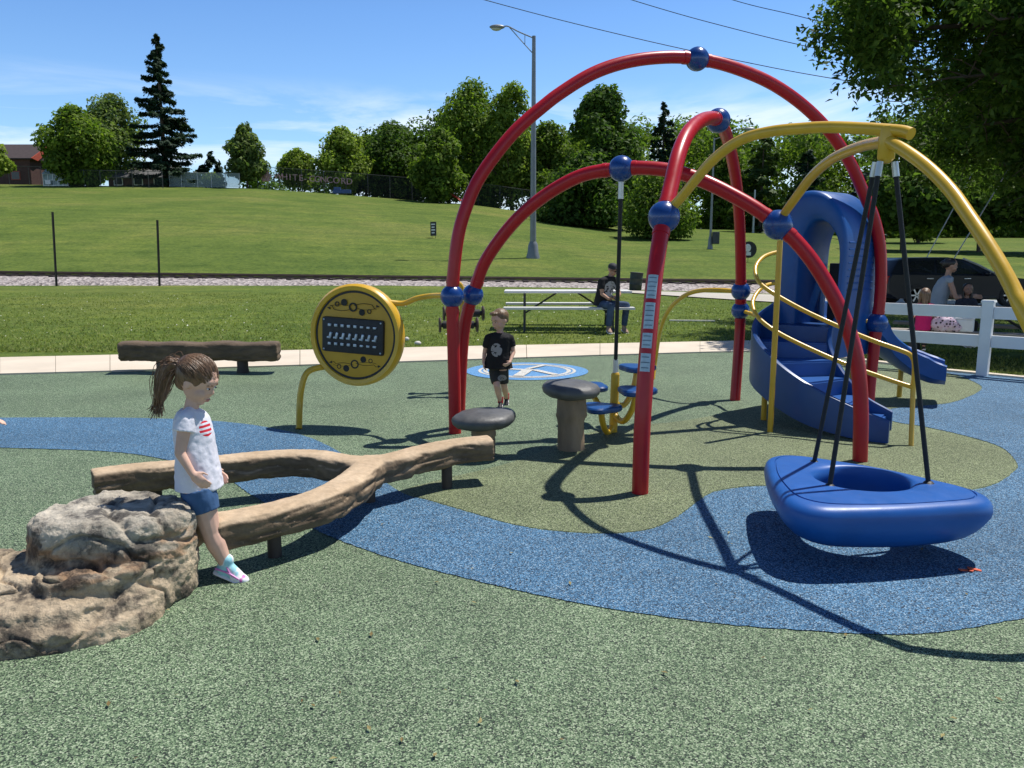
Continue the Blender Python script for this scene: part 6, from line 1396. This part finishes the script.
def standing(label, foot, F, k, hair, hk, top, low, skin_m, arms=None, voxel=.008, HF=None):
    foot = Vector(foot); F = Vector(F).normalized(); S = F.cross(Vector((0, 0, 1))).normalized(); U = Vector((0, 0, 1)); h = 1.72*k; hs = .105+.012*k
    head = foot+U*(h-hs); pel = foot+U*h*.50; nk = head-U*hs*1.4; ch = pel.lerp(nk, .58); J = dict(pel=pel, chest=ch, neck=nk, head=head); rs = .040*(k*.8+.2)
    for s_, sg in (('R', 1), ('L', -1)):
        J['sh'+s_] = nk-U*.06*k+S*sg*.165*k; J['el'+s_] = J['sh'+s_]-U*.27*k+S*sg*.05; J['wr'+s_] = J['el'+s_]-U*.22*k+F*.08*k
        J['hp'+s_] = pel+S*sg*.085*k-U*.02; J['kn'+s_] = foot+U*h*.27+S*sg*.09*k+F*.03; J['an'+s_] = foot+U*.07+S*sg*.09*k; J['to'+s_] = J['an'+s_]+F*.15*k-U*.03
    if arms: J.update(arms)
    d_ = [(-.1, .17, .12), (.0, .16, .115), (.3, .145, .105), (.6, .155, .11), (.82, .155, .1), (.95, .11, .08), (1.03, .06, .06)]; d_ = [(a, b*k, c*k) for a, b, c in d_]
    t, _, _ = person(label, foot, J, F, HF or F, hs, rs, .17*k+.012, skin_m, None, 1, top, d_, .5, (.15*k, .115*k), low, .8, (.24*k, DSH, SHO_W), voxel, curl=(.5, .35), palm={'L': (0, 0, -1), 'R': (0, 0, -1)})
    simple_hair(t, head, HF or F, hs, hair, hk, voxel); return t
px_ = P(871, 300, 13.6).x
standing('child in a pale tee standing behind the right red post near the car', on(px_, 13.6), (-.8, -.5, 0), .74, H_DK, 'short', WTEE, LIGHTJ, SK_M)
hx = P(3, 419, 4.6); ft = Vector((hx.x-.50, 4.75, 0)); kk = .66
arms = {'shL': ft+Vector((.10, -.02, .80)), 'elL': ft+Vector((.27, -.09, .68)), 'wrL': hx+Vector((-.085, 0, -.01)), 'hdL': hx+Vector((.05, -.01, 0))}
standing('child just outside the left edge reaching one hand over the blue rubber band', ft, (1, -.1, 0), kk, H_BR, 'short', WTEE, LIGHTJ, SK_L, {k[:2]+'L': v for k, v in arms.items()}, .007)
# things on the shaded bench
c = Vector((6.20, 10.98, .0)); c.z = terr(c.x, c.y)+.475
q = MB(); q.box(c+Vector((0, 0, .085)), (.26, .2, .17), Matrix.Rotation(-.55, 3, 'Z'), .02); q.box(c+Vector((0, 0, .178)), (.27, .21, .018), Matrix.Rotation(-.55, 3, 'Z'), .006); tag(q.build('cool_box', pm('white_box', (.70, .72, .74), .5, .04), None, False), 'white box standing on the shaded plank bench behind the fence', 'box')
c = Vector((5.98, 11.05, .0)); c.z = terr(c.x, c.y)+.475
q = MB(); q.ell(c+Vector((0, 0, .09)), (.2, .13, .12), Matrix.Rotation(-.55, 3, 'Z')); q.ell(c+Vector((.12, -.05, .05)), (.12, .1, .07))
m, N, L, B = nodes_of('spotted_pink_cloth'); t_ = N.new('ShaderNodeTexCoord'); v_ = N.new('ShaderNodeTexVoronoi'); v_.inputs['Scale'].default_value = 22; L.new(t_.outputs['Object'], v_.inputs[0]); r = ramp(N, L, v_.outputs['Distance'], [(0, (.03, .03, .03)), (.30, (.03, .03, .03)), (.34, (.65, .45, .55)), (1, (.7, .62, .66))]); L.new(r.outputs[0], B.inputs['Base Color']); B.inputs['Roughness'].default_value = .9
tag(q.fuse('cloth_bag', m, None, .012, 3, lambda me: displace(me, lambda p, nn: .02*noise.noise(p*14))), 'spotted pink and black cloth bag lying on the bench next to the white box', 'bag')

GROUPS = {'fence stake': 'metal stakes before the railway', 'power line': 'overhead power lines', 'guy wire': 'guy wires behind the car', 'stepping stool': 'mushroom steps', 'picnic table': 'picnic tables', 'street lamp': 'street lamps beyond the railway', 'house': 'brown houses on the hilltop'}
for o in col.objects:
    if 'category' not in o: continue
    g_n = GROUPS.get(o['category'])
    if o.name.startswith('chain_link_fence'): g_n = 'chain link fences along the hilltop'
    if o.name.split('.')[0] in ('broadleaf_tree', 'spruce_tree', 'pine_tree', 'bush'): g_n = 'trees and bushes beyond the grass field'
    if o.name.startswith('shade_tree'): g_n = 'shade trees by the parked car'
    if o['category'] == 'person' and 'fence' in o['label'] + ('fence' if 'bench' in o['label'] and 'shaded' in o['label'] else ''): g_n = 'people at the shaded picnic bench'
    if g_n: o['group'] = g_n
